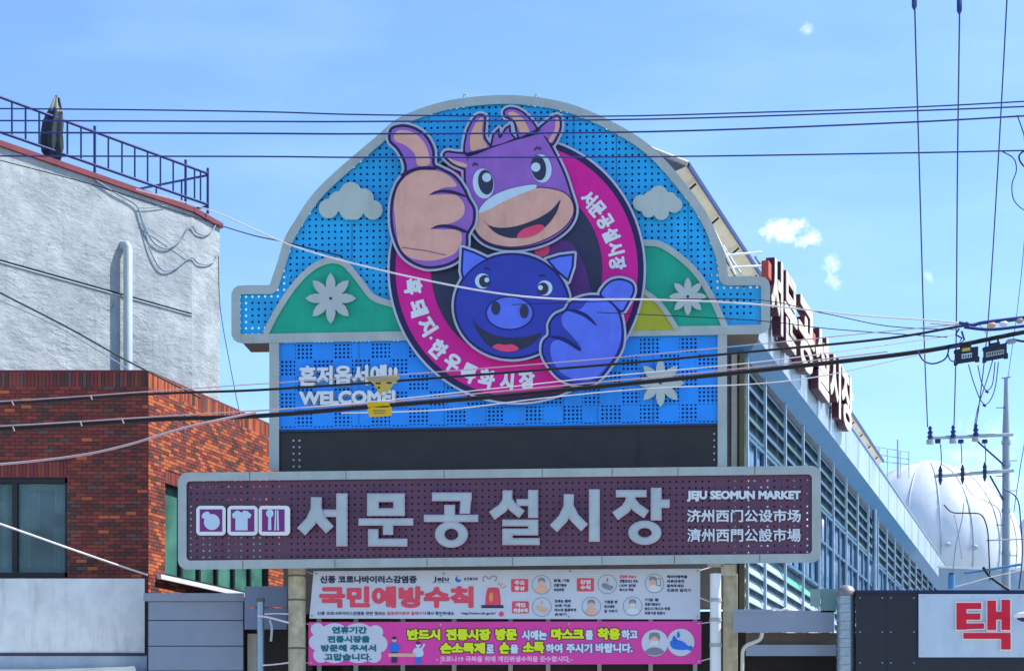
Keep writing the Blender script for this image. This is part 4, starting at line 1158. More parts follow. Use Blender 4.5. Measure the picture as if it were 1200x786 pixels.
t = thing('bent_drain', 'thin bent cream drain pipe under the grey beam', 'pipe', (pt(872, 780, 29.8).x, 29.8, 0))
MB().tube([pt(*p, 29.8) for p in cr([(893, 741), (891, 748), (884, 752), (876, 755), (871, 761), (870, 775), (870, 840)], 4, False)], .03, M_cream, 8).build('pipe_run', t)
t = simple('junction_box', 'greenish grey equipment box beside the top of the round duct', 'box', PF, (962, 689.5, 980, 717), -.3, 0, mat('grey_green_box', '#71908f', .5), kids=('box_body',))
t = simple('small_meter_box', 'small pale grey box left of the greenish equipment box', 'box', PF, (949.5, 690, 961.5, 710), -.2, .03, mat('pale_green_box', '#84a09d', .5), kids=('box_body',))
t = thing('spiral_duct', 'round galvanised duct with domed cap beside the black shop board', 'duct', (pt(991.5, 780, 29.6).x, 29.6, 0))
xx = BASE[t.name].x; zt_ = pt(0, 705, 29.6).z; R_ = .145
prof = []
z_ = 0
while z_ < zt_: prof += [(z_, R_), (z_ + .1, R_), (z_ + .11, R_ + .008), (z_ + .125, R_ + .008), (z_ + .135, R_)]; z_ += .136
MB().tube([(xx, 29.6, z) for z, r in prof], [r for z, r in prof], M_steel, 24, smooth=True).build('duct_pipe', t)
ds = MB(); n = 7
ds.tube([(xx, 29.6, prof[-1][0] + .17 * math.sin(a)) for a in np.linspace(0, 1.5, n)], [(R_ + .012) * math.cos(a) + .002 for a in np.linspace(0, 1.5, n)], mat('brown_cap', '#8f8588', .5, metal=.4), 24); ds.build('duct_cap', t)
for q in range(9): MB().box((xx + R_ + .01, 29.5, pt(0, 716 + q * 11, 29.6).z), (.05, 0, 0), (0, .03, 0), (0, 0, .06), M_steel).build('duct_clip', t)

SP = Plane((0, 29.4, 0), (1, .0, 0))
t = simple('shop_board', 'charcoal shop board with pale panel and red Korean letter', 'sign', SP, (1003, 693, 1420, 1120), -.3, 0, M_black, kids=('board_body',))
m = MB(); plane_box(m, SP, 1002, 691, 1420, 694.5, -.35, .03, mat('navy_trim', '#1a2350', .5)); m.build('board_trim', t)
m = MB(); plane_box(m, SP, 1075, 694.5, 1420, 771, -.05, .012, mat('navy_trim', '#1a2350', .5)); m.build('panel_rim', t)
m = MB(); m.prism([rect(1076.5, 695.6, 1418, 769.6)], SP, .012, .03, M_panel); m.build('pale_panel', t)
Z8 = lambda X, Y: (1080 + X / 8.19, 690 + Y / 8.19)
def r8(a, b, c, d): (x0, y0), (x1, y1) = Z8(a, b), Z8(c, d); return rect(x0, y0, x1, y1)
tk = [[r8(335, 130, 430, 387), r8(335, 130, 573, 190), r8(335, 232, 565, 292), [Z8(335, 330), Z8(600, 326), Z8(600, 378), Z8(335, 387)]],
      [r8(632, 108, 715, 390), r8(768, 100, 850, 390), r8(700, 215, 780, 290)], [r8(402, 418, 855, 475), r8(765, 418, 855, 577)]]
for pp in tk:
    o = MB().prism(grown(pp, 1.6, .4), SP, .03, .07, M_white).build('sign_letter', t)
    MB().prism(grown(pp, 0, .4), SP, .07, .085, M_red).build('letter_face', o)
for u in (1040, 1160): m = MB(); plane_box(m, SP, u, 771.5, u + .7, 1118, 0, .004, M_dframe); m.build('board_seam', t)
m = MB(); plane_box(m, SP, 1038.5, 695, 1039.3, 1118, 0, .004, M_dframe); m.build('board_seam', t)
for u in (1008, 1034, 1044, 1071):
    for v in (700, 740, 776): MB().tube([SP(u, v, 0), SP(u, v, .008)], .012, M_steel, 6).build('board_screw', t)
for u in (1081, 1140, 1195):
    for v in (699, 766): MB().tube([SP(u, v, .03), SP(u, v, .038)], .011, M_frame, 6).build('board_screw', t)
t = thing('sign_lamp', 'small white-topped lamp head reaching in front of the pale panel at the right edge', 'lamp', SP(1208, 724, .5))
hd = [SP(x, y, .5) for x, y in ((1187.5, 722.5), (1190, 721.5), (1195, 720.5), (1203, 720), (1212, 720), (1222, 720.5), (1228, 721))]
MB().tube(hd, [.006, .028, .045, .055, .055, .045, .02], M_white, 14).build('lamp_hood', t)
hd = [SP(x, y, .5) for x, y in ((1192, 724.5), (1197, 725), (1205, 725.5), (1214, 725))]
MB().tube(hd, [.01, .035, .042, .02], M_navy2, 12).build('lamp_reflector', t)
MB().tube([SP(1226, 721, .5), SP(1240, 716, .45), SP(1250, 700, .3), SP(1252, 690, .05)], .015, M_steel, 8).build('lamp_arm', t)

# ================================================================== WHITE ROUND TANK beyond
YT = 78.0; kx = YT / F; ctr = pt(1086, 652, YT); RT = 108 * kx
TK = thing('white_storage_dome', 'huge white panelled spherical tank behind the market hall', 'tank', (ctr.x, ctr.y, 0))
NG = 18; NP = 16
for g_ in range(NG):
    a0 = 2 * math.pi * g_ / NG + .1; a1 = a0 + 2 * math.pi / NG; vs = []; fs = []; S = 5
    for j in range(NP + 1):
        ph_ = math.pi * .70 * j / NP + .04
        for i in range(S + 1):
            a = a0 + (a1 - a0) * i / S; bulge = 1 + .012 * math.sin(math.pi * i / S)
            vs.append(ctr + Vector((math.sin(ph_) * math.cos(a), math.sin(ph_) * math.sin(a), math.cos(ph_))) * RT * bulge)
    for j in range(NP):
        for i in range(S): q = j * (S + 1) + i; fs.append((q, q + S + 1, q + S + 2, q + 1))
    mm = MB(); mm.mesh(vs, fs, M_tank, smooth=True); o = mm.build('gore_panel', TK)
    if g_ % 1 == 0:
        sm = MB(); sm.tube([ctr + Vector((math.sin(p_) * math.cos(a0), math.sin(p_) * math.sin(a0), math.cos(p_))) * (RT * 1.001) for p_ in np.linspace(.04, math.pi * .7, 20)], .035, M_seam, 5); sm.build('seam', o)
mm = MB(); mm.tube([ctr + Vector((0, 0, RT * .97)), ctr + Vector((0, 0, RT * 1.03))], [.9, .5], M_tank, 18); mm.build('crown_cap', TK)
for (u, v) in ((1111, 637), (1143, 640)):
    d = pt(u, v, YT) - Vector((0, 0, EYE)); d.normalize(); oc = Vector((0, 0, EYE)) - ctr; b = oc.dot(d); c = oc.dot(oc) - (RT * 1.01) ** 2; tt = -b - math.sqrt(max(b * b - c, 0)); p = Vector((0, 0, EYE)) + d * tt
    MB().tube([p, p - d * .3 + Vector((0, 0, -.05))], .09, M_pipe, 8).build('lifting_lug', TK)
t = thing('tank_skirt_wall', 'blue-grey low wall with white coping in front of the white tank', 'wall', (pt(1160, 700, 62).x, 62, 0))
PW = Plane((0, 62, 0), (1, 0, 0))
m = MB(); plane_box(m, PW, 1100, 665, 1420, 905, -.3, 0, mat('pale_blue_wall', '#93a9bd', .7)); m.build('wall_body', t)
m = MB(); m.prism([[(1098, 662.5), (1165, 665), (1420, 668), (1420, 670), (1165, 667.5), (1098, 665)]], PW, -.4, .08, M_white); m.build('coping', t)
t = thing('second_white_dome', 'second bright white dome at the right edge behind the pole', 'tank', (pt(1262, 660, 84).x, 84, 0))
c2 = pt(1262, 655, 84); vs = []; fs = []
for j in range(13):
    p_ = math.pi * .6 * j / 12
    for i in range(33): a = 2 * math.pi * i / 32; vs.append(c2 + Vector((math.sin(p_) * math.cos(a), math.sin(p_) * math.sin(a), math.cos(p_))) * (84 / F * 78))
for j in range(12):
    for i in range(32): q = j * 33 + i; fs.append((q, q + 33, q + 34, q + 1))
m = MB(); m.mesh(vs, fs, M_tank, smooth=True); m.build('dome_shell', t)
# railing and mast behind the roof end
YR = 74
t = thing('roof_railing', 'thin grey rooftop railing with mast near the white tank', 'railing', (pt(1048, 560, YR).x, YR, pt(0, 560, YR).z))
for v0, v1 in ((523, 530), (532, 538), (540, 544)): MB().tube([pt(1026, v0, YR), pt(1066, v1, YR)], .018, M_pipe, 5).build('rail', t)
for u in (1030, 1040, 1055, 1065): MB().tube([pt(u, 524 + (u - 1026) * .17, YR), pt(u, 560, YR)], .018, M_pipe, 5).build('rail_post', t)
MB().tube([pt(1052, 515, YR), pt(1052, 560, YR)], .04, M_pipe, 5).build('mast', t)

# ================================================================== UTILITY POLE
YP = 45.0
t = thing('utility_pole', 'grey concrete utility pole with two crossarms carrying insulators', 'utility pole', (pt(1179, 700, YP).x, YP, 0))
xx = BASE[t.name].x; zz = lambda v: pt(0, v, YP).z
M_pole = mat('pale_pole_concrete', '#8f9eb0', .7, var=.1, dirt=.25)
MB().tube([(xx, YP, 0), (xx, YP, zz(500)), (xx, YP, zz(492)), (xx, YP, zz(446)), (xx, YP, zz(443))], [.13, .085, .075, .045, .05], M_pole, 14).build('pole_shaft', t)
MB().tube([pt(1174, 443, YP), pt(1184, 441.5, YP)], .02, M_pole, 6).build('pole_cap', t)


def arm(p0, p1, d=.045):
    a, b = pt(*p0, YP - .12), pt(*p1, YP - .12); m = MB(); m.tube([a, b], d, M_pipe, 6); return m.build('crossarm', t)


arm((1089, 513), (1187, 509)); arm((1095, 558), (1188, 551)); arm((1156, 633), (1206, 631), .02)
for p in (((1142, 514), (1177, 545)), ((1160, 557), (1176, 586))): MB().tube([pt(*p[0], YP - .1), pt(*p[1], YP - .1)], .022, M_navy2, 6).build('arm_brace', t)
for (u, v, s) in ((1090, 510, 1), (1117, 509, 1), (1143.5, 507, 1), (1102, 556, 0), (1128, 555, 0), (1154, 552, 0)):
    a = pt(u, v - 11, YP - .15); b = pt(u, v + (9 if s else 12), YP - .15); n = 9; ps = [a.lerp(b, i / (n - 1)) for i in range(n)]
    rs = [.02, .05, .03, .07, .04, .075, .05, .08, .03] if s else [.015, .03, .05, .04, .06, .035, .05, .03, .012]
    MB().tube(ps, rs, M_wireb if s else M_navy2, 10).build('insulator', t)
    if s: MB().tube([pt(u, v + 5, YP - .2), pt(u, v + 10, YP - .2)], .09, M_pipe, 10).build('insulator_cap', t)
for u in (1099, 1126, 1154): MB().tube([pt(u, 515, YP - .1), pt(u, 519, YP - .1)], .07, M_wireb, 8).build('clamp', t)
for v in (520, 546, 600, 650): MB().tube([(xx, YP, zz(v)), (xx, YP, zz(v) + .08)], .11, M_steel, 14).build('pole_band', t)
for i, v in enumerate((478, 540, 558, 575, 615, 651)):
    MB().tube([(xx, YP - .05, zz(v)), (xx + (.25 if i % 2 else -.25), YP - .05, zz(v))], .01, M_dframe, 5).build('step_bolt', t)

# ================================================================== WIRES
def wire(label, pts, r, m, group=None, n=5, name='overhead_wire', cat='wire'):
    """pts: (u, v, Y) sight points at their real distance; the line sags smoothly between them"""
    P = [pt(*p) for p in pts]; Q = [Vector(q) for q in cr([tuple(p) for p in P], n, closed=False)]
    m_ = MB(); m_.tube(Q, r, m, 6); return m_.build(name, None, label=label, cat=cat, group=group)


G1 = 'thin wires strung across the street above the sign'
wire('topmost thin wire crossing the sky just under the arch top', [(-300, 126, 19), (75, 128, 19), (300, 131, 19), (440, 134.8, 19), (700, 136.5, 19), (900, 131.5, 19), (1040, 127, 19), (1200, 119, 19), (1500, 100, 19)], .0075, M_wireb, G1)
wire('second thin wire from the top, crossing the cow horns', [(-300, 141, 20), (0, 141.5, 20), (300, 142.5, 20), (440, 142.5, 20), (760, 139.8, 20), (1040, 131, 20), (1200, 125, 20), (1500, 112, 20)], .0085, M_wireb, G1)
wire('third thin wire from the top, crossing the cow ear', [(-300, 155, 19), (0, 155.5, 19), (300, 156.5, 19), (440, 157, 19), (760, 154.5, 19), (1040, 144.5, 19), (1200, 136, 19), (1500, 118, 19)], .009, M_wireb, G1)
wire('fourth thin wire from the top, crossing the cow forehead', [(-300, 182, 20), (0, 183, 20), (300, 183.5, 20), (440, 184.6, 20), (760, 183.8, 20), (1040, 179.7, 20), (1200, 176.5, 20), (1500, 170, 20)], .0085, M_wireb, G1)
G2 = 'wires dropping from above to the utility pole'
W3 = [('leftmost wire dropping from above to the left pole insulator', [(1070, -120, 30), (1072, 10, 32), (1077.5, 203, 36), (1083, 397, 40), (1087, 500, 44.8)]),
      ('middle wire dropping from above to the middle pole insulator', [(1125, -120, 30), (1124.5, 10, 32), (1122, 200, 36), (1120.5, 397, 40), (1118, 498, 44.8)]),
      ('third wire dropping from above to the right pole insulator', [(1186, -120, 30), (1180, 0, 32), (1169, 203, 36), (1158, 376, 40), (1148, 470, 43), (1144, 496, 44.8)]),
      ('rightmost thin wire running down to the top of the utility pole', [(1204, 240, 30), (1197, 320, 36), (1190, 380, 41), (1181, 443, 44.8)])]
for i, (l, p) in enumerate(W3): wire(l, p, (.014, .014, .013, .007)[i], M_wireb, G2)
for (u, v, l) in ((1071.5, 0, 'left'), (1124.3, 5, 'right')):
    m = MB(); m.tube([pt(u, v - 12, 32), pt(u, v - 4, 32), pt(u, v + 8, 32), pt(u, v + 12, 32)], [.02, .045, .045, .015], M_wireb, 10)
    m.build('wire_sleeve', None, label='dark blue sleeve on the %s of two wires at the top edge of the photo' % l, cat='insulator')
wire('thin wire hanging beside the third drop wire down to the pole', [(1168, 405, 40), (1158, 440, 41), (1146, 478, 43), (1141, 505, 44.8)], .012, M_wireb, G2)
wire('pale wire sweeping from the white building across the pig snout', [(160, 222, 34), (245, 246, 30), (340, 287, 27), (440, 315, 26), (560, 340, 25), (650, 350, 25), (760, 351, 25), (880, 356, 25), (1000, 369, 25), (1085, 375, 25), (1140, 380, 25)], .0125, M_wirew)
wire('thin dark wire along the white wall to the arch sign', [(0, 188, 41), (110, 217, 40), (220, 252, 38), (290, 274, 34), (330, 283, 31), (400, 300, 30.2)], .011, M_wire)
wire('dark green cable crossing the white wall down to the brick roof', [(-60, 312, 32), (0, 343, 32), (80, 384, 32), (150, 423, 32), (235, 466, 33)], .018, M_wireg)
wire('grey twin cable just under the dark green one on the white wall', [(-60, 325, 33), (0, 352, 33), (70, 384, 33), (150, 432, 33)], .012, M_pole)
wire('thin wire hanging down the sky gap left of the sign', [(256, 300, 34), (258, 360, 34), (270, 430, 34), (284, 500, 34)], .007, M_wire)
wire('thin wire from the emblem level up right to the cable junction', [(600, 357, 28), (860, 350, 25), (960, 366, 25), (1040, 382, 24), (1120, 386, 24)], .006, M_wire)
wire('thin wire crossing behind the roof letters to the cable junction', [(700, 366, 27), (880, 375, 26), (970, 385, 25), (1050, 391, 24), (1110, 395, 24)], .006, M_wire)
G3 = 'heavy cable runs crossing in front of the sign'
wire('thick black cable bundle crossing below the emblem', [(-200, 509, 22), (0, 502.5, 22), (178, 491.5, 22), (300, 487.4, 22), (440, 476, 22), (580, 464.5, 22), (720, 451, 22), (880, 434.8, 22), (1040, 417, 22), (1120, 405, 22), (1200, 389, 22), (1400, 350, 22)], .028, M_wire, G3)
wire('dusty pink wire lying on the thick black bundle', [(-200, 506, 21.9), (0, 499, 21.9), (178, 488.3, 21.9), (300, 481, 21.9), (440, 472, 21.9), (580, 459, 21.9), (720, 446, 21.9), (880, 430.5, 21.9), (1040, 412, 21.9)], .008, M_wirep, G3)
wire('upper black cable passing over the greeting letters', [(-200, 480, 23), (0, 473, 23), (178, 461.5, 23), (300, 457, 23), (440, 448, 23), (580, 437.5, 23), (720, 426.5, 23), (880, 412, 23), (1040, 396.5, 23), (1133, 381, 23), (1200, 374, 23), (1400, 352, 23)], .016, M_wire, G3)
wire('pale wire just above the upper black cable', [(-200, 477, 22.9), (0, 470, 22.9), (178, 458.3, 22.9), (300, 450, 22.9), (440, 441, 22.9), (580, 430.5, 22.9), (720, 419, 22.9), (880, 404, 22.9), (1040, 388, 22.9), (1133, 379, 22.9)], .0065, M_wirep, G3)
wire('white wire joining the letters WELCOME to the junction at the right', [(300, 482, 24), (440, 470, 24), (580, 455, 24), (720, 440, 24), (880, 425, 24), (1040, 404, 24), (1120, 392, 24)], .007, M_wirew, G3)
wire('low white wire crossing under the blue panel flower', [(400, 484, 24.5), (520, 480, 24.5), (640, 466, 24.5), (760, 455, 24.5), (880, 450, 24.5), (960, 441, 24.5), (1040, 424, 24.5), (1110, 408, 24.5)], .0075, M_wirew, G3)
wire('sagging pink cable joining the bundle over the brick wall', [(-60, 545, 21.5), (0, 543.7, 21.5), (89, 534, 21.5), (150, 521, 21.5), (220, 500, 21.6), (300, 483, 21.8)], .014, M_wirep)
wire('pale cable running down over the brick window', [(-60, 594, 27), (0, 613.5, 27), (78, 641, 28), (130, 659, 29), (172, 673, 31)], .017, M_wirew)
k = 0
for u, v in ((15, 470), (107, 463), (16, 500), (95, 494), (144, 491)):
    lb = {15: 'left clip on the upper pink wire over the brick wall', 107: 'right clip on the upper pink wire over the brick wall', 16: 'leftmost clip on the lower pink wire over the brick wall', 95: 'middle clip on the lower pink wire over the brick wall', 144: 'rightmost clip on the lower pink wire over the brick wall'}[u]
    m = MB(); m.tube([pt(u - 1, v, 21.85), pt(u + 1, v + 5, 21.85)], .008, M_wirep, 5)
    m.build('cable_clip', None, label=lb, cat='clip', group='small clips on the pink wires over the brick wall')
# cable splice on the right: boxes and fittings
for (a, lab, yl) in ((((1119, 410), (1146, 406), 19), 'black cable joint box with a yellow sticker, hanging from the thick cable', 1), (((1152.5, 407), (1179.5, 402), 19), 'black cable joint box with a wide white label, right one of the two', 0)):
    (u0, v0), (u1, v1), h = a; YB = 21.7; b0 = pt(u0, v0, YB); t = thing('cable_joint_box', lab, 'junction box', pt((u0 + u1) / 2, v0 + 19, YB), 'black joint boxes hanging from the cables')
    PB = Plane((0, YB, 0), (1, 0, 0)); sl_ = (v1 - v0) / (u1 - u0)
    sh = lambda x0, y0, x1, y1: [(x, v0 + (x - u0) * sl_ + y) for x, y in ((u0 + x0, y0), (u0 + x1, y0), (u0 + x1, y1), (u0 + x0, y1))]
    m = MB(); m.prism(grown([sh(0, 0, 27, 16.5), sh(-1, 1, 3, 4), sh(-1, 12, 3, 18), sh(24, 12, 28.5, 18), sh(8, -3, 19, 2)], .4, .5), PB, -.14, 0, mat('black_joint_plastic', '#23243a', .5)); m.build('box_shell', t, bevel=.01)
    if yl: m = MB(); m.prism([sh(8.5, -.5, 18, 3.2)], PB, 0, .004, M_yel2); m.build('sticker', t); m = MB(); m.prism([sh(8, 6, 20, 11.5)], PB, 0, .004, M_pale); m.build('sticker', t)
    else: m = MB(); m.prism([sh(3, 6.5, 24, 12)], PB, 0, .004, M_frame); m.build('sticker', t)
    st = MB()
    for q in range(4 if yl else 7): st.prism([sh((9.5 if yl else 4.5) + q * 2.8, 7.5, (10.9 if yl else 5.9) + q * 2.8, 10.8)], PB, .004, .007, M_navy2)
    st.build('label_marks', t)
    for q in (7, 17): MB().tube([pt(u0 + q, v0 - 7 + q * sl_, YB + .02), pt(u0 + q, v0 + 1 + q * sl_, YB + .02)], .012, M_wire, 6).build('hanger', t)
wire('looping thin cable left of the yellow-stickered joint box', [(1075, 410, 21.6), (1082, 422, 21.6), (1094, 426, 21.6), (1108, 420, 21.6), (1112, 408, 21.6)], .01, M_wireb)
wire('loop of thin cable hanging round the left end of the joint box', [(1125, 404, 21.6), (1113, 408, 21.6), (1111, 415, 21.6), (1114, 422, 21.6), (1120, 424, 21.6)], .008, M_wireb)
wire('long thin loop hanging under the two joint boxes', [(1135, 427, 21.6), (1141, 448, 21.6), (1150, 470, 21.6), (1158, 472, 21.6), (1166, 455, 21.6), (1170, 424, 21.6)], .006, M_wireb)
wire('shorter thin loop hanging under the two joint boxes', [(1146, 428, 21.6), (1150, 447, 21.6), (1156, 457, 21.6), (1163, 450, 21.6), (1166, 424, 21.6)], .006, M_wireb)
for u, v, l in ((1157, 458.5, 'upper'), (1154, 474.5, 'lower')):
    m = MB(); m.tube([pt(u - 2, v - 1, 21.55), pt(u + 1.5, v + 1, 21.55)], .018, M_wireb, 6); m.build('drop_connector', None, label='small dark %s connector hanging on a thin loop under the joint boxes' % l, cat='connector')
for i, (pts_, l) in enumerate(((([(1124, 378, 22.2), (1140, 381, 22.2), (1152, 378, 22.2), (1200, 372, 22.2), (1280, 362, 22.2)]), 'twisted cable at the top of the junction on the right'), (([(1130, 383, 22.1), (1160, 386, 22.1), (1200, 382, 22.1), (1280, 372, 22.1)]), 'second twisted cable under the topmost junction cable'),
                               (([(1090, 379, 22.4), (1120, 381, 22.4), (1146, 380, 22.4), (1156, 391, 22.4)]), 'thin grey wire bending down into the junction'), (([(1176, 405, 22), (1186, 398, 22), (1205, 400, 22), (1260, 395, 22)]), 'lowest cable leaving the junction at the right edge'))):
    wire(l, pts_, (.022, .02, .006, .014)[i], M_wireb if i != 2 else M_pole)
for (u, v, m_, l, s) in ((1162, 381, M_beig2, 'tan cable clamp at the upper junction', 5), (1176, 379.5, M_white, 'white cable clamp at the upper junction', 5), (1195, 376, M_parb, 'pale cable sleeve near the right edge', 4), (1185, 400, M_pole, 'grey clamp right of the joint boxes', 6), (1133, 380, M_wireb, 'dark blue clamp left of the tan clamp', 3)):
    m = MB(); m.tube([pt(u - s, v + .6, 22), pt(u - s * .6, v + .4, 22), pt(u + s * .6, v - .4, 22), pt(u + s, v - .6, 22)], [.012, .03, .03, .012], m_, 10); m.build('cable_clamp', None, label=l, cat='clamp')
m = MB(); m.tube([pt(1124, 385, 22), pt(1120, 392, 22), pt(1127, 396, 22), pt(1124, 403, 22), pt(1130, 398, 22), pt(1127, 388, 22)], .012, M_wireb, 6); m.build('hanging_hook', None, label='dark bent hook between the upper and thick cables left of the joint box', cat='hook')
m = MB(); m.tube([pt(1192, 135, 19.5), pt(1196, 146, 19.5), pt(1200, 158, 19.5), pt(1202, 176, 19.5)], .007, M_wireb, 5); m.build('link_wire', None, label='short wire linking the top wires at the right edge', cat='wire')
wire('curling thin wire loop near the right edge below the top wires', [(1175, 178, 20), (1188, 186, 20), (1191, 200, 20), (1186, 216, 20), (1188, 234, 20), (1200, 246, 20), (1215, 250, 20)], .006, M_wireb)
wire('thick dark cable loop at the right edge below the top wires', [(1210, 172, 20), (1196, 180, 20), (1195, 188, 20), (1203, 197, 20), (1215, 200, 20)], .01, M_wireb)
# wires in front of the tank
wire('sagging wire from the right insulators down past the pole', [(1131, 567, 44.5), (1140, 580, 44.5), (1158, 588, 44.5), (1172, 600, 44.6), (1173, 630, 44.7)], .012, M_pole)
wire('black cable curving over the white tank and down', [(1106, 591, 44), (1116, 600, 44), (1135, 601, 44), (1150, 603, 44), (1157, 620, 44), (1159, 650, 44), (1160, 680, 44)], .016, M_wire)
wire('thin wire slanting down in front of the tank', [(1130, 585, 44.3), (1127, 610, 44.3), (1120, 640, 44.3), (1116, 676, 44.3)], .012, M_pole)
wire('second thin wire crossing it in front of the tank', [(1118, 602, 44.2), (1123, 625, 44.2), (1127, 655, 44.2)], .009, M_pole)
wire('wire running up right of the pole to the edge', [(1176, 572, 44.5), (1192, 584, 44.5), (1196, 610, 44.5), (1198, 650, 44.5), (1194, 690, 44.5)], .016, M_navy2)
wire('thin wire from the right edge down beside the pole', [(1206, 490, 44.5), (1196, 545, 44.5), (1188, 600, 44.5)], .01, M_wireb)
wire('blue service cable slanting across the low wall', [(1130, 671, 44), (1160, 667, 44), (1196, 661, 44)], .035, M_soff)
wire('black and white cable bunch by the foot of the pole', [(1152, 664, 43.8), (1160, 675, 43.8), (1175, 686, 43.8), (1184, 692, 43.8)], .035, M_wire)
wire('pale thin cable by the foot of the pole', [(1115, 688, 43.7), (1135, 683, 43.7), (1160, 676, 43.7), (1196, 668, 43.7)], .012, M_wirew)
for uu, vv0, vv1 in ((1102, 520, 545), (1126, 518, 543), (1154, 518, 541)): wire({1102: 'short jumper wire between the left insulators', 1126: 'short jumper wire between the middle insulators', 1154: 'short jumper wire between the right insulators'}[uu], [(uu, vv0, 44.8), (uu + 1, (vv0 + vv1) / 2, 44.8), (uu + 1, vv1, 44.8)], .012, M_wireb)
t = thing('blue_canister', 'small blue canister on the low wall left of the pole', 'canister', pt(1115, 690, 43.5))
MB().tube([pt(1115, 690, 43.5), pt(1115, 673, 43.5)], .08, mat('blue_plastic', '#4f86b8', .5), 14).build('canister_body', t); MB().tube([pt(1115, 673, 43.5), pt(1115, 671, 43.5)], .06, M_navy2, 14).build('canister_lid', t)
# yellow warning tags on the cables
t = thing('triangular_warning_tag', 'faded yellow triangular tag hanging over the last greeting letter', 'tag', pt(449, 465, 22.8))
PT_ = Plane((0, 22.8, 0), (1, 0, 0))
m = MB(); m.prism([cr([(431, 442), (466, 440.5), (466.5, 445), (462, 449), (452, 463), (449, 465), (446, 463), (437, 449), (431.5, 446)], 3)], PT_, -.02, 0, M_yel2); m.build('tag_plate', t)
m = MB(); m.prism([rect(431.5, 441.5, 466, 446)], PT_, 0, .012, M_parb); m.build('tag_band', t)
m = MB(); m.prism([rect(440, 448, 446, 450), rect(453, 447.5, 459, 449.5), ell(444, 454, 1.6, 1.3, n=8)], PT_, 0, .004, M_maroon); m.build('tag_print', t)
m = MB(); m.prism([ell(450, 461, 3, 2.4, n=10)], PT_, 0, .004, M_wht2); m.build('tag_print', t)
t = thing('yellow_cable_cover', 'bright yellow plastic cover wrapped on the thick cable under the greeting', 'cable cover', pt(445, 488, 21.7))
PT_ = Plane((0, 21.6, 0), (1, 0, 0))
m = MB(); m.prism([rrect(430.5, 471, 456.5, 477, 2)], PT_, -.05, 0, M_yel); m.build('cover_top', t, bevel=.008)
m = MB(); m.prism([cr([(432, 478), (457, 475.5), (458.5, 484), (457, 487), (435, 488.5), (432.5, 486)], 3)], PT_, -.05, 0, M_yel); m.build('cover_flap', t, bevel=.008)
m = MB(); m.prism([rect(437, 480.5, 452, 481.6), rect(438, 483.5, 451, 484.4)], PT_, 0, .003, M_olive); m.build('cover_print', t)

# ================================================================== BRICK BUILDING
YB_ = 34.0; BD = Vector(((1262 - CX) / F, 1, 0)).normalized()
corner = pt(173.5, 600, YB_); corner.z = 0
BK = thing('brick_building', 'red brick building with brown window and soldier course parapet', 'building', corner)
ztop = pt(0, 435.5, YB_).z; xl = pt(-150, 0, YB_).x
KB = YB_ * (1262 - 173.5); LB = (KB / (1262 - 346) - YB_) / BD.y
wx0, wx1 = pt(-60, 0, YB_).x, pt(79, 0, YB_).x; wz0, wz1 = pt(0, 676, YB_).z, pt(0, 559.5, YB_).z
BN = Vector((BD.y, -BD.x, 0))
SW = Plane(corner, BD); SW.N = BN.copy()
sw_s = lambda u, v=600: (SW(u, v) - corner).dot(BD)
win_s0, win_s1 = sw_s(193), sw_s(314); win_z0, win_z1 = SW(193, 674).z, SW(193, 566).z
mb = MB()
def holewall(mb, P, A, z0, z1, a0, a1, h0, h1, L, N, th_, m):
    """wall along A from P with a rectangular opening"""
    for (s_0, s_1, za, zb) in ((0, a0, z0, z1), (a1, L, z0, z1), (a0, a1, z0, h0), (a0, a1, h1, z1)):
        if s_1 - s_0 > .01 and zb - za > .01: mb.box(P + A * s_0 + Vector((0, 0, za)), A * (s_1 - s_0), (0, 0, zb - za), -N * th_, m)
X = Vector((1, 0, 0)); NF = Vector((0, -1, 0)); PL_ = Vector((xl, YB_, 0))
holewall(mb, PL_, X, 0, ztop, wx0 - xl, wx1 - xl, wz0, wz1, corner.x - xl, NF, .25, M_mortar); mb.build('front_wall', BK)
mb = MB(); holewall(mb, corner, BD, 0, ztop, win_s0, win_s1, win_z0, win_z1, LB, BN, .25, M_mortar); mb.build('side_wall', BK)
mb = MB(); mb.box((xl, YB_ + .02, ztop + .001), (corner.x - xl, 0, 0), (0, .3, 0), (0, 0, .035), M_coping); mb.box(corner + Vector((0, 0, ztop + .001)), BD * LB, -BN * .25, (0, 0, .034), M_coping); mb.build('parapet_cap', BK)
mb = MB(); mb.face([(xl, YB_ + .2, ztop - .4), (corner.x - .1, YB_ + .2, ztop - .4), corner + BD * LB + Vector((-.2, 0, ztop - .4)), (xl, YB_ + 6, ztop - .4)], M_conc); mb.build('flat_roof', BK)
mb = MB(); mb.face([(xl, YB_ + 2.5, 0), corner + BD * LB + Vector((0, 0, 0)), corner + BD * LB + Vector((0, 0, ztop)), (xl, YB_ + 6, ztop)], M_mortar); mb.build('rear_wall', BK)
mb = MB(); mb.face([(xl, YB_ + 1.2, wz0 - .5), (corner.x - .3, YB_ + 1.2, wz0 - .5), (corner.x - .3, YB_ + 1.2, wz1 + .5), (xl, YB_ + 1.2, wz1 + .5)], M_shade); mb.build('room_back', BK)
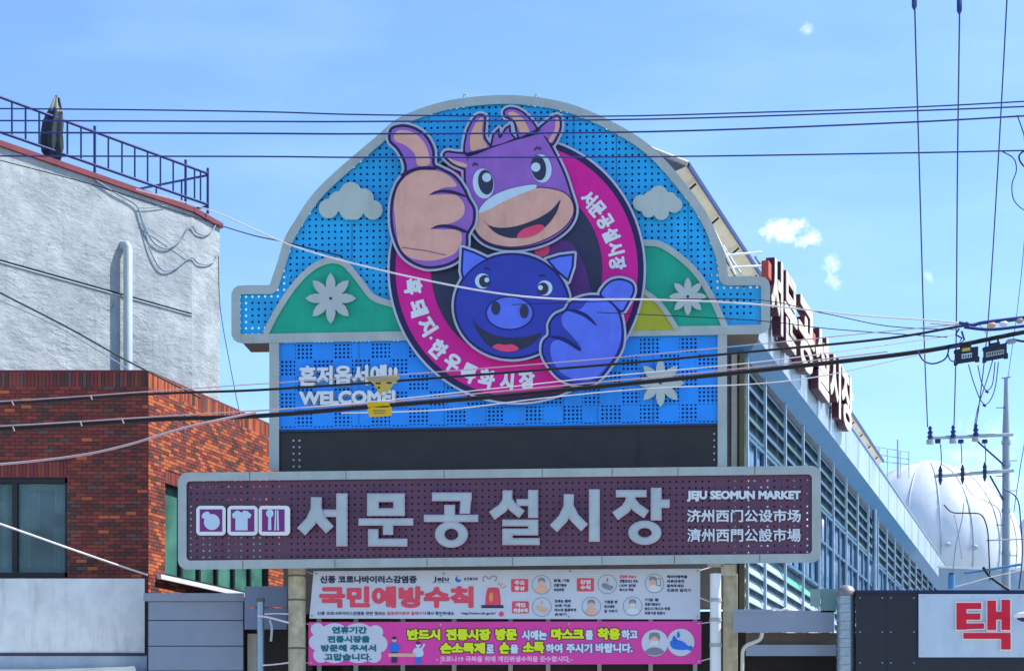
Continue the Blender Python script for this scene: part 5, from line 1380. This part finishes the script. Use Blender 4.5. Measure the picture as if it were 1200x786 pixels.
# bricks: shared meshes by size and colour
bmesh_cache = {}
def brick_mesh(A, N, w, h, m):
    k = (round(A.x, 3), round(w, 3), round(h, 3), m.name)
    if k not in bmesh_cache:
        q = MB(); q.box(-A * w / 2 - Vector((0, 0, h / 2)) - N * .004, A * w, (0, 0, h), N * .014, m)
        me = bpy.data.meshes.new('brick'); me.from_pydata([tuple(v) for v in q.v], [], q.f); me.materials.append(m); bmesh_cache[k] = me
    return bmesh_cache[k]
bl = []   # (centre, A, N, w, h, mat, front)
rnd = random.Random(3)
def bcol(front):  # sun and shade put into the mix: dark front, orange side
    r = rnd.random()
    if front: return BR[0] if r < .22 else BR[3] if r < .52 else BR[1] if r < .54 else BR[4] if r < .74 else BR[2] if r < .93 else BR[5]
    return BR[0] if r < .30 else BR[3] if r < .38 else BR[1] if r < .74 else BR[4] if r < .83 else BR[2] if r < .93 else BR[5]
def lay_bricks(P, A, N, L, zlo, zhi, hole, front):
    ch_, cl_ = .0665, .2; z = zhi - .30; row = 0
    x = 0                                                   # soldier course at the top
    while x < L - .05:
        bl.append((P + A * (x + .033) + Vector((0, 0, zhi - .14)), A, N, .057, .265, bcol(front), front, 1)); x += .067
    while z > zlo:
        x = -.1 if row % 2 else 0.
        while x < L - .02:
            a, b = max(x, 0), min(x + .19, L); 
            segs = [(a, b)]
            if hole:
                h0, h1, y0, y1 = hole
                if z + .033 > y0 and z - .033 < y1 + (.29 if front else .25): segs = [s for s in ((a, min(b, h0)), (max(a, h1), b)) if s[1] - s[0] > .03]
            for s_0, s_1 in segs:
                if s_1 - s_0 > .03: bl.append((P + A * (s_0 + s_1) / 2 + Vector((0, 0, z)), A, N, s_1 - s_0 if s_1 - s_0 < .185 else .19, .057, bcol(front), front, 0))
            x += cl_
        z -= ch_; row += 1
    if hole:
        x = hole[0]
        while x < hole[1] - .03:
            bl.append((P + A * (x + .033) + Vector((0, 0, hole[3] + (.145 if front else .125))), A, N, .057, .27 if front else .23, BR[4] if rnd.random() < .6 else BR[0], front, 1)); x += .067
lay_bricks(PL_, X, NF, corner.x - xl, pt(0, 700, YB_).z, ztop, (wx0 - xl, wx1 - xl, wz0, wz1), True)
lay_bricks(corner, BD, BN, LB, pt(0, 720, YB_).z, ztop, (win_s0, win_s1, win_z0, win_z1), False)
def seen(b):
    c = b[0]; u = CX + F * c.x / c.y; v = HY - F * (c.z - EYE) / c.y
    return (2 < u < 170 and 440 < v < 672) if b[6] else False
cand = sorted([b for b in bl if seen(b)], key=lambda b: -(b[3] * b[4]) + .0001 * abs(b[0].x))
sing = set(id(b) for b in cand[:298])
st = MB()
for b in bl:
    c, A, N, w, h, m_, fr_, so_ = b
    if id(b) in sing:
        o = bpy.data.objects.new('brick', brick_mesh(A, N, w, h, m_)); C.objects.link(o); o.parent = BK; o.location = c - BASE[BK.name] + N * rnd.uniform(-.002, .003)
    else:
        st.box(c - A * w / 2 - Vector((0, 0, h / 2)) - N * .004, A * w, (0, 0, h), N * (.014 + rnd.uniform(-.002, .003)), m_)
st.build('brick_courses', BK, kind='stuff')
# front window
wf = MB(); d_ = .06
for (a, b, c, d) in ((wx0, wx1, wz0, wz0 + .09), (wx0, wx1, wz1 - .09, wz1), (wx1 - .055, wx1, wz0, wz1), (pt(13.5, 0, YB_).x, pt(19.5, 0, YB_).x, wz0 + .09, wz1 - .09)):
    wf.box((a, YB_ + .04, c), (b - a, 0, 0), (0, .1, 0), (0, 0, d - c), M_dframe)
w_ = wf.build('window', BK)
for (a, b) in ((wx0, pt(14, 0, YB_).x), (pt(19, 0, YB_).x, wx1 - .05)):
    MB().box((a, YB_ + .12, wz0 + .08), (b - a, 0, 0), (0, .012, 0), (0, 0, wz1 - wz0 - .16), M_brg).build('pane', w_)
cu = MB(); M_refl = mat('pale_reflection', '#c9d3ce', .8, var=.2)
cu.box((pt(22, 0, YB_).x, YB_ + .11, pt(0, 592, YB_).z), (.06, 0, 0), (0, .008, 0), (0, 0, .35), M_refl)
cu = MB()  # pleated pieces added behind the pane in place of a reflected building
for (u0_, u1_, v0_, v1_) in ((22, 33, 566, 664), (34, 44, 575, 620), (62, 75, 566, 600), (60, 75, 616, 664), (0, 6, 566, 664)):
    for q in range(5):
        a_ = u0_ + (u1_ - u0_) * q / 5; cu.box((pt(a_, 0, YB_).x, YB_ + .15 + .03 * (q % 2), pt(0, v1_, YB_).z), (pt(a_ + (u1_ - u0_) / 5, 0, YB_).x - pt(a_, 0, YB_).x, 0, 0), (0, .02, 0), (0, 0, pt(0, v0_, YB_).z - pt(0, v1_, YB_).z), M_refl)
cu.box((pt(20, 0, YB_).x, YB_ + .145, pt(0, 573, YB_).z), (pt(76, 0, YB_).x - pt(20, 0, YB_).x, 0, 0), (0, .01, 0), (0, 0, .12), M_beige)
cu.build('reflection_stand_in', w_)
# side window strip
wf = MB(); ns = 6
for i in range(ns + 1):
    s_ = win_s0 + (win_s1 - win_s0) * i / ns; wf.box(corner + BD * (s_ - .04) - BN * .1 + Vector((0, 0, win_z0)), BD * .08, BN * .06, (0, 0, win_z1 - win_z0), M_dframe)
wf.box(corner + BD * win_s0 - BN * .1 + Vector((0, 0, win_z0)), BD * (win_s1 - win_s0), BN * .055, (0, 0, .05), M_dframe)
w2 = wf.build('window', BK, label='teal glazed strip window on the sunlit brick side')
for i in range(ns):
    s_ = win_s0 + (win_s1 - win_s0) * i / ns; MB().box(corner + BD * s_ - BN * .12 + Vector((0, 0, win_z0)), BD * ((win_s1 - win_s0) / ns), BN * .015, (0, 0, win_z1 - win_z0), M_teal).build('pane', w2)
MB().box(corner + BD * (win_s0 - .35) + BN * .02 + Vector((0, 0, win_z0 - .1)), BD * (win_s1 - win_s0 + .4), BN * .09, (0, 0, .085), M_white).build('window_sill', w2)

# ================================================================== lower left: parapet, siding, cabinet
t = thing('concrete_parapet', 'stained pale concrete parapet below the brick wall window', 'wall', (pt(60, 0, 33).x, 33, 0))
PC = Plane((0, 33, 0), (1, 0, 0))
m = MB(); plane_box(m, PC, -150, 677.5, 169.5, 764.5, -.3, 0, M_conc); m.build('parapet_wall', t, bevel=.01)
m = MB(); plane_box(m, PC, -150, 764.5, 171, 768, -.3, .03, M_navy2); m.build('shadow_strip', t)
m = MB(); plane_box(m, PC, -150, 767.5, 172, 905, -.28, .015, mat('pale_lower_wall', '#a6b3c4', .7)); m.build('lower_wall', t)
t = thing('white_awning', 'white canvas awning edge at the bottom left corner', 'awning', (pt(60, 0, 32).x, 32, 0))
m = MB(); PA = Plane((0, 32.2, 0), (1, 0, 0)); m.prism([[(-150, 785), (60, 783.5), (150, 780.5), (157, 779.6), (159, 783), (159, 800), (-150, 800)]], PA, -.6, 0, mat('cream_canvas', '#e3e0d2', .8)); m.build('awning_cloth', t)
for u in (-40, 60, 150): MB().tube([pt(u, 800, 32.3), Vector((pt(u, 800, 32.3).x, 32.3, 0))], .03, M_pipe, 6).build('awning_post', t)
t = thing('siding_shed', 'grey-blue lap siding panel left of the round post', 'wall', (pt(228, 0, 32).x, 32, 0))
PS = Plane((0, 32, 0), (1, 0, 0))
for v0, v1 in ((704.5, 726), (727, 756), (757, 785), (786, 815), (816, 860), (861, 905)):
    m = MB(); m.prism([rect(174, v0, 285, v1)], PS, -.12, .0, M_siding); m.build('siding_board', t, bevel=.012)
m = MB(); plane_box(m, PS, 168, 694.5, 286, 704, -.3, .06, M_siding); m.build('siding_cap', t, bevel=.01)
m = MB(); plane_box(m, PS, 172, 704, 287, 905, -.3, -.13, M_dframe); m.build('siding_frame', t)
t = thing('wall_cabinet', 'blue-grey metal cabinet above the thin grey pipe', 'cabinet', (pt(311, 0, 31.6).x, 31.6, pt(0, 737, 31.6).z))
PQ = Plane((0, 31.6, 0), (1, 0, 0))
m = MB(); plane_box(m, PQ, 286.5, 686.5, 336, 711, -.3, .02, M_sidd); m.build('cabinet_top', t, bevel=.01)
m = MB(); plane_box(m, PQ, 286.5, 712, 336, 737, -.3, 0, M_sidd); m.build('cabinet_lower', t, bevel=.01)
t = thing('dark_side_passage', 'dark recess behind the thin grey pipe', 'opening', (pt(311, 0, 32.3).x, 32.3, 0))
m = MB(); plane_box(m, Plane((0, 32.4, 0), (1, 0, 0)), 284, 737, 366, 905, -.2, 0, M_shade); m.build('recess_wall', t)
m = MB(); plane_box(m, Plane((0, 32.3, 0), (1, 0, 0)), 290, 742, 301, 905, -.08, 0, M_cream); m.build('recess_post', t)
t = thing('grey_vent_pipe', 'thin grey vertical pipe with strap in front of the cabinet', 'pipe', (pt(305.5, 0, 31.3).x, 31.3, 0)); xx = BASE[t.name].x
MB().tube([(xx, 31.3, 0), (xx, 31.3, pt(0, 704, 31.3).z)], .06, M_steel, 12).build('pipe_shaft', t)
MB().tube([(xx, 31.3, pt(0, 705, 31.3).z), (xx, 31.3, pt(0, 700.5, 31.3).z)], .07, M_brown, 12).build('pipe_cap', t)
wire('white strap cord from the thin grey pipe to the cream post', [(302, 721, 31.1), (315, 723, 31.1), (338, 729, 31.0)], .02, M_wirew, name='strap_cord', cat='cord')
wire('thin white cord above the strap cord by the cream post', [(310, 719, 31.1), (325, 718.5, 31.1), (338, 719, 31.0)], .012, M_wirew, name='strap_cord', cat='cord')
wire('lower white cord from the thin grey pipe to the cream post', [(307, 779, 31.1), (322, 778, 31.1), (338, 776, 31.0)], .014, M_wirew, name='strap_cord', cat='cord')
wire('short grey cable end dangling by the cabinet', [(316, 726, 31.1), (318.5, 735, 31.1), (317.5, 751, 31.1)], .022, M_frame, name='strap_cord', cat='cord')

# ================================================================== WHITE BUILDING
VW = 2170; HD = Vector(((VW - CX) / F, 1, 0)).normalized(); Yw = 48.0
cw_ = pt(225, 0, Yw); cw_.z = 0
WP = Plane(cw_, HD); WP.N = Vector((HD.y, -HD.x, 0))
CD = Vector(((1390 - CX) / F, 1, 0)).normalized(); WC = Plane(cw_, CD); WC.N = Vector((CD.y, -CD.x, 0))
WB = thing('white_building', 'rough white rendered building with red coping and blue roof railing', 'building', cw_)
zW = WP(225, 249).z; sL = (WP(-60, 300) - cw_).dot(HD); sR = (WC(257.5, 300) - cw_).dot(CD)
mb = MB(); zj = WP(0, 305).z
A = cw_ + HD * sL
# the wall as two lifts with a recessed joint between them
nx_, ny_ = 40, 14
mb.box(A, HD * -sL, (0, 0, zj - .03), -WP.N * 1.0, MATS['stucco']); mb.box(A + Vector((0, 0, zj + .03)), HD * -sL, (0, 0, zW - zj - .03), -WP.N * 1.0, MATS['stucco'])
mb.box(A + Vector((0, 0, zj - .031)) - WP.N * .06, HD * -sL, (0, 0, .062), -WP.N * .5, M_dframe)
mb.box(A + Vector((0, 0, zj - .047)), HD * -sL, (0, 0, .014), WP.N * .03, M_white)
mb.build('main_wall', WB)
mb = MB(); mb.box(cw_, CD * sR, (0, 0, zW), -WC.N * 1.0, MATS['stucco']); mb.build('corner_wall', WB)
e_ = cw_ + CD * sR
mb = MB(); mb.face([A + Vector((0, 0, zW - .01)), cw_ + Vector((0, 0, zW - .01)), e_ + Vector((0, 0, zW - .01)), e_ + Vector((-6, 3, zW - .01)), A + Vector((-6, 3, zW - .01))], M_conc); mb.build('flat_roof', WB)
mb = MB(); mb.box(A + Vector((0, 0, zW)) + WP.N * .08, HD * (-sL), (0, 0, .13), -WP.N * .5, M_coping)
mb.box(cw_ + Vector((0, 0, zW + .001)) + WC.N * .08, CD * (sR + .05), (0, 0, .13), -WC.N * .5, M_coping); mb.build('coping', WB)
# boxed pipe on wall
up = WP(150, 300, .22); zp = up.z; MBp = MB()
p_top = WP(150, 290, .2); p_bot = WP(150, 470, .2)
MBp.tube([Vector((p_top.x, p_top.y, 0)), Vector((p_top.x, p_top.y, p_top.z)), Vector((p_top.x, p_top.y, p_top.z)) + Vector((0, 0, .06)) - WP.N * .05, Vector((p_top.x, p_top.y, p_top.z)) + Vector((0, 0, .1)) - WP.N * .25], .11, M_pipe, 14)
MBp.build('vent_pipe', WB)
# railing
base_r = cw_.copy(); base_r.z = zW
RL = thing('roof_railing', 'dark blue steel railing along the white building roof', 'railing', base_r)
zr0, zr1 = zW + .36, zW + 1.16
def rp(s, z): p = cw_ + HD * s - WP.N * .04; return Vector((p.x, p.y, z))
sE = (WP(243, 240, -.04) - cw_).dot(HD)
MB().tube([rp(sL, zr1), rp(sE, zr1)], .035, M_rail, 6).build('top_rail', RL); MB().tube([rp(sL, zr0), rp(sE, zr0)], .035, M_rail, 6).build('bottom_rail', RL)
us = [14, 30, 46, 62, 79, 95, 111, 127, 143, 158, 173, 188, 203, 217.5, 228, 235, 243.5]
for u in us:
    s_ = (WP(u, 200, -.04) - cw_).dot(HD); big = u in (111, 217.5, 243.5)
    MB().tube([rp(s_, zW + .13 if big else zr0), rp(s_, zr1 + (.14 if big else 0))], .036 if big else .024, M_rail, 6).build('rail_post' if big else 'baluster', RL)
pB = rp((WP(172, 200, -.3) - cw_).dot(HD), 0) ; e0 = rp(sE, zr1 - .05)
far = Vector((e0.x - 3.6, e0.y + 1.6, zr1 - .2))
MB().tube([e0, far], .03, M_rail, 6).build('top_rail', RL); MB().tube([e0 - Vector((0, 0, .8)), far - Vector((0, 0, .8))], .03, M_rail, 6).build('bottom_rail', RL)
for k in range(1, 6): q = e0.lerp(far, k / 5.); MB().tube([q, q - Vector((0, 0, .8))], .025, M_rail, 5).build('baluster', RL)
# folded parasol
YPz = WP(61, 180, -.2).y
t = thing('folded_parasol', 'dark folded parasol with pale cap tied upright on the roof railing', 'parasol', pt(61, 188, YPz))
def ringm(zs, us, ws, m_, nm, seg=48):
    mm = MB(); vs = []; fs = []
    for v, u, w in zip(zs, us, ws):
        c = pt(u, v, YPz); r = w / 2 * YPz / F
        for j in range(seg):
            a = 2 * math.pi * j / seg; rr = r * (1 + .22 * math.cos(a * 6 + v * .05) + .06 * math.sin(a * 3 + v * .4)); vs.append(c + Vector((rr * math.cos(a), rr * math.sin(a), 0)))
    for i in range(len(zs) - 1):
        for j in range(seg): k = (j + 1) % seg; fs.append((i * seg + j, (i + 1) * seg + j, (i + 1) * seg + k, i * seg + k))
    mm.mesh(vs, fs, m_, smooth=True); mm.mesh(vs[-seg:], [tuple(range(seg))], m_); mm.mesh(vs[:seg], [tuple(range(seg))[::-1]], m_); mm.build(nm, t)
ringm([128, 136, 145, 158, 170, 180, 187], [64, 63, 61.5, 60.5, 60.5, 61.5, 62], [12, 17, 22, 24, 24, 21, 14], M_para, 'parasol_cloth')
ringm([114, 118, 124, 130, 132], [66, 65.5, 65, 64.5, 64.5], [3, 6, 10, 14, 13], M_parb, 'parasol_cap')
MB().tube([pt(66, 112.5, YPz), pt(62, 192, YPz)], .03, M_dframe, 6).build('parasol_pole', t)
MB().tube([pt(68.5, 115, YPz), pt(72, 132, YPz), pt(72.5, 150, YPz)], .035, M_para, 6).build('parasol_strap', t)
# corner cable swags, continued on the main wall as tubes tracing cable shadows
M_swag_shadow = mat('blue_grey_cable_shadow', '#8496a8', .7, dirt=0)


def cable_and_shadow(label, pts, r, g_='cable swags and traced cable shadows on the white corner'):
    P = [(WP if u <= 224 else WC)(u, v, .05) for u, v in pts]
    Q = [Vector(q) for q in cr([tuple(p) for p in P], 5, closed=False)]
    m_ = MB(); m_.tube(Q, r, M_swag_shadow, 6); return m_.build('cable_and_shadow', None, label=label, cat='cable', group=g_)


cable_and_shadow('upper cable loop at the white wall corner, with a cable shadow line traced up to the coping', [(112, 211), (135, 226), (160, 241), (168, 262), (180, 284), (196, 291), (212, 281), (223, 264.5), (230, 272), (240, 275.5), (248, 271), (253, 263)], .019)
cable_and_shadow('lower cable loop at the white wall corner, with a cable shadow line traced towards the vent pipe', [(161, 242), (169, 268), (178, 298), (190, 316), (205, 315), (223, 301.5), (232, 308), (241, 310), (250, 307), (255.5, 298)], .017)
cable_and_shadow('thin slack line running across the white wall to the lower corner loop', [(165, 262), (182, 273), (205, 289), (222, 301)], .008)
cable_and_shadow('short thin line beside the coping at the top of the two traced shadow lines', [(161, 243), (175, 243.5), (195, 241)], .012)
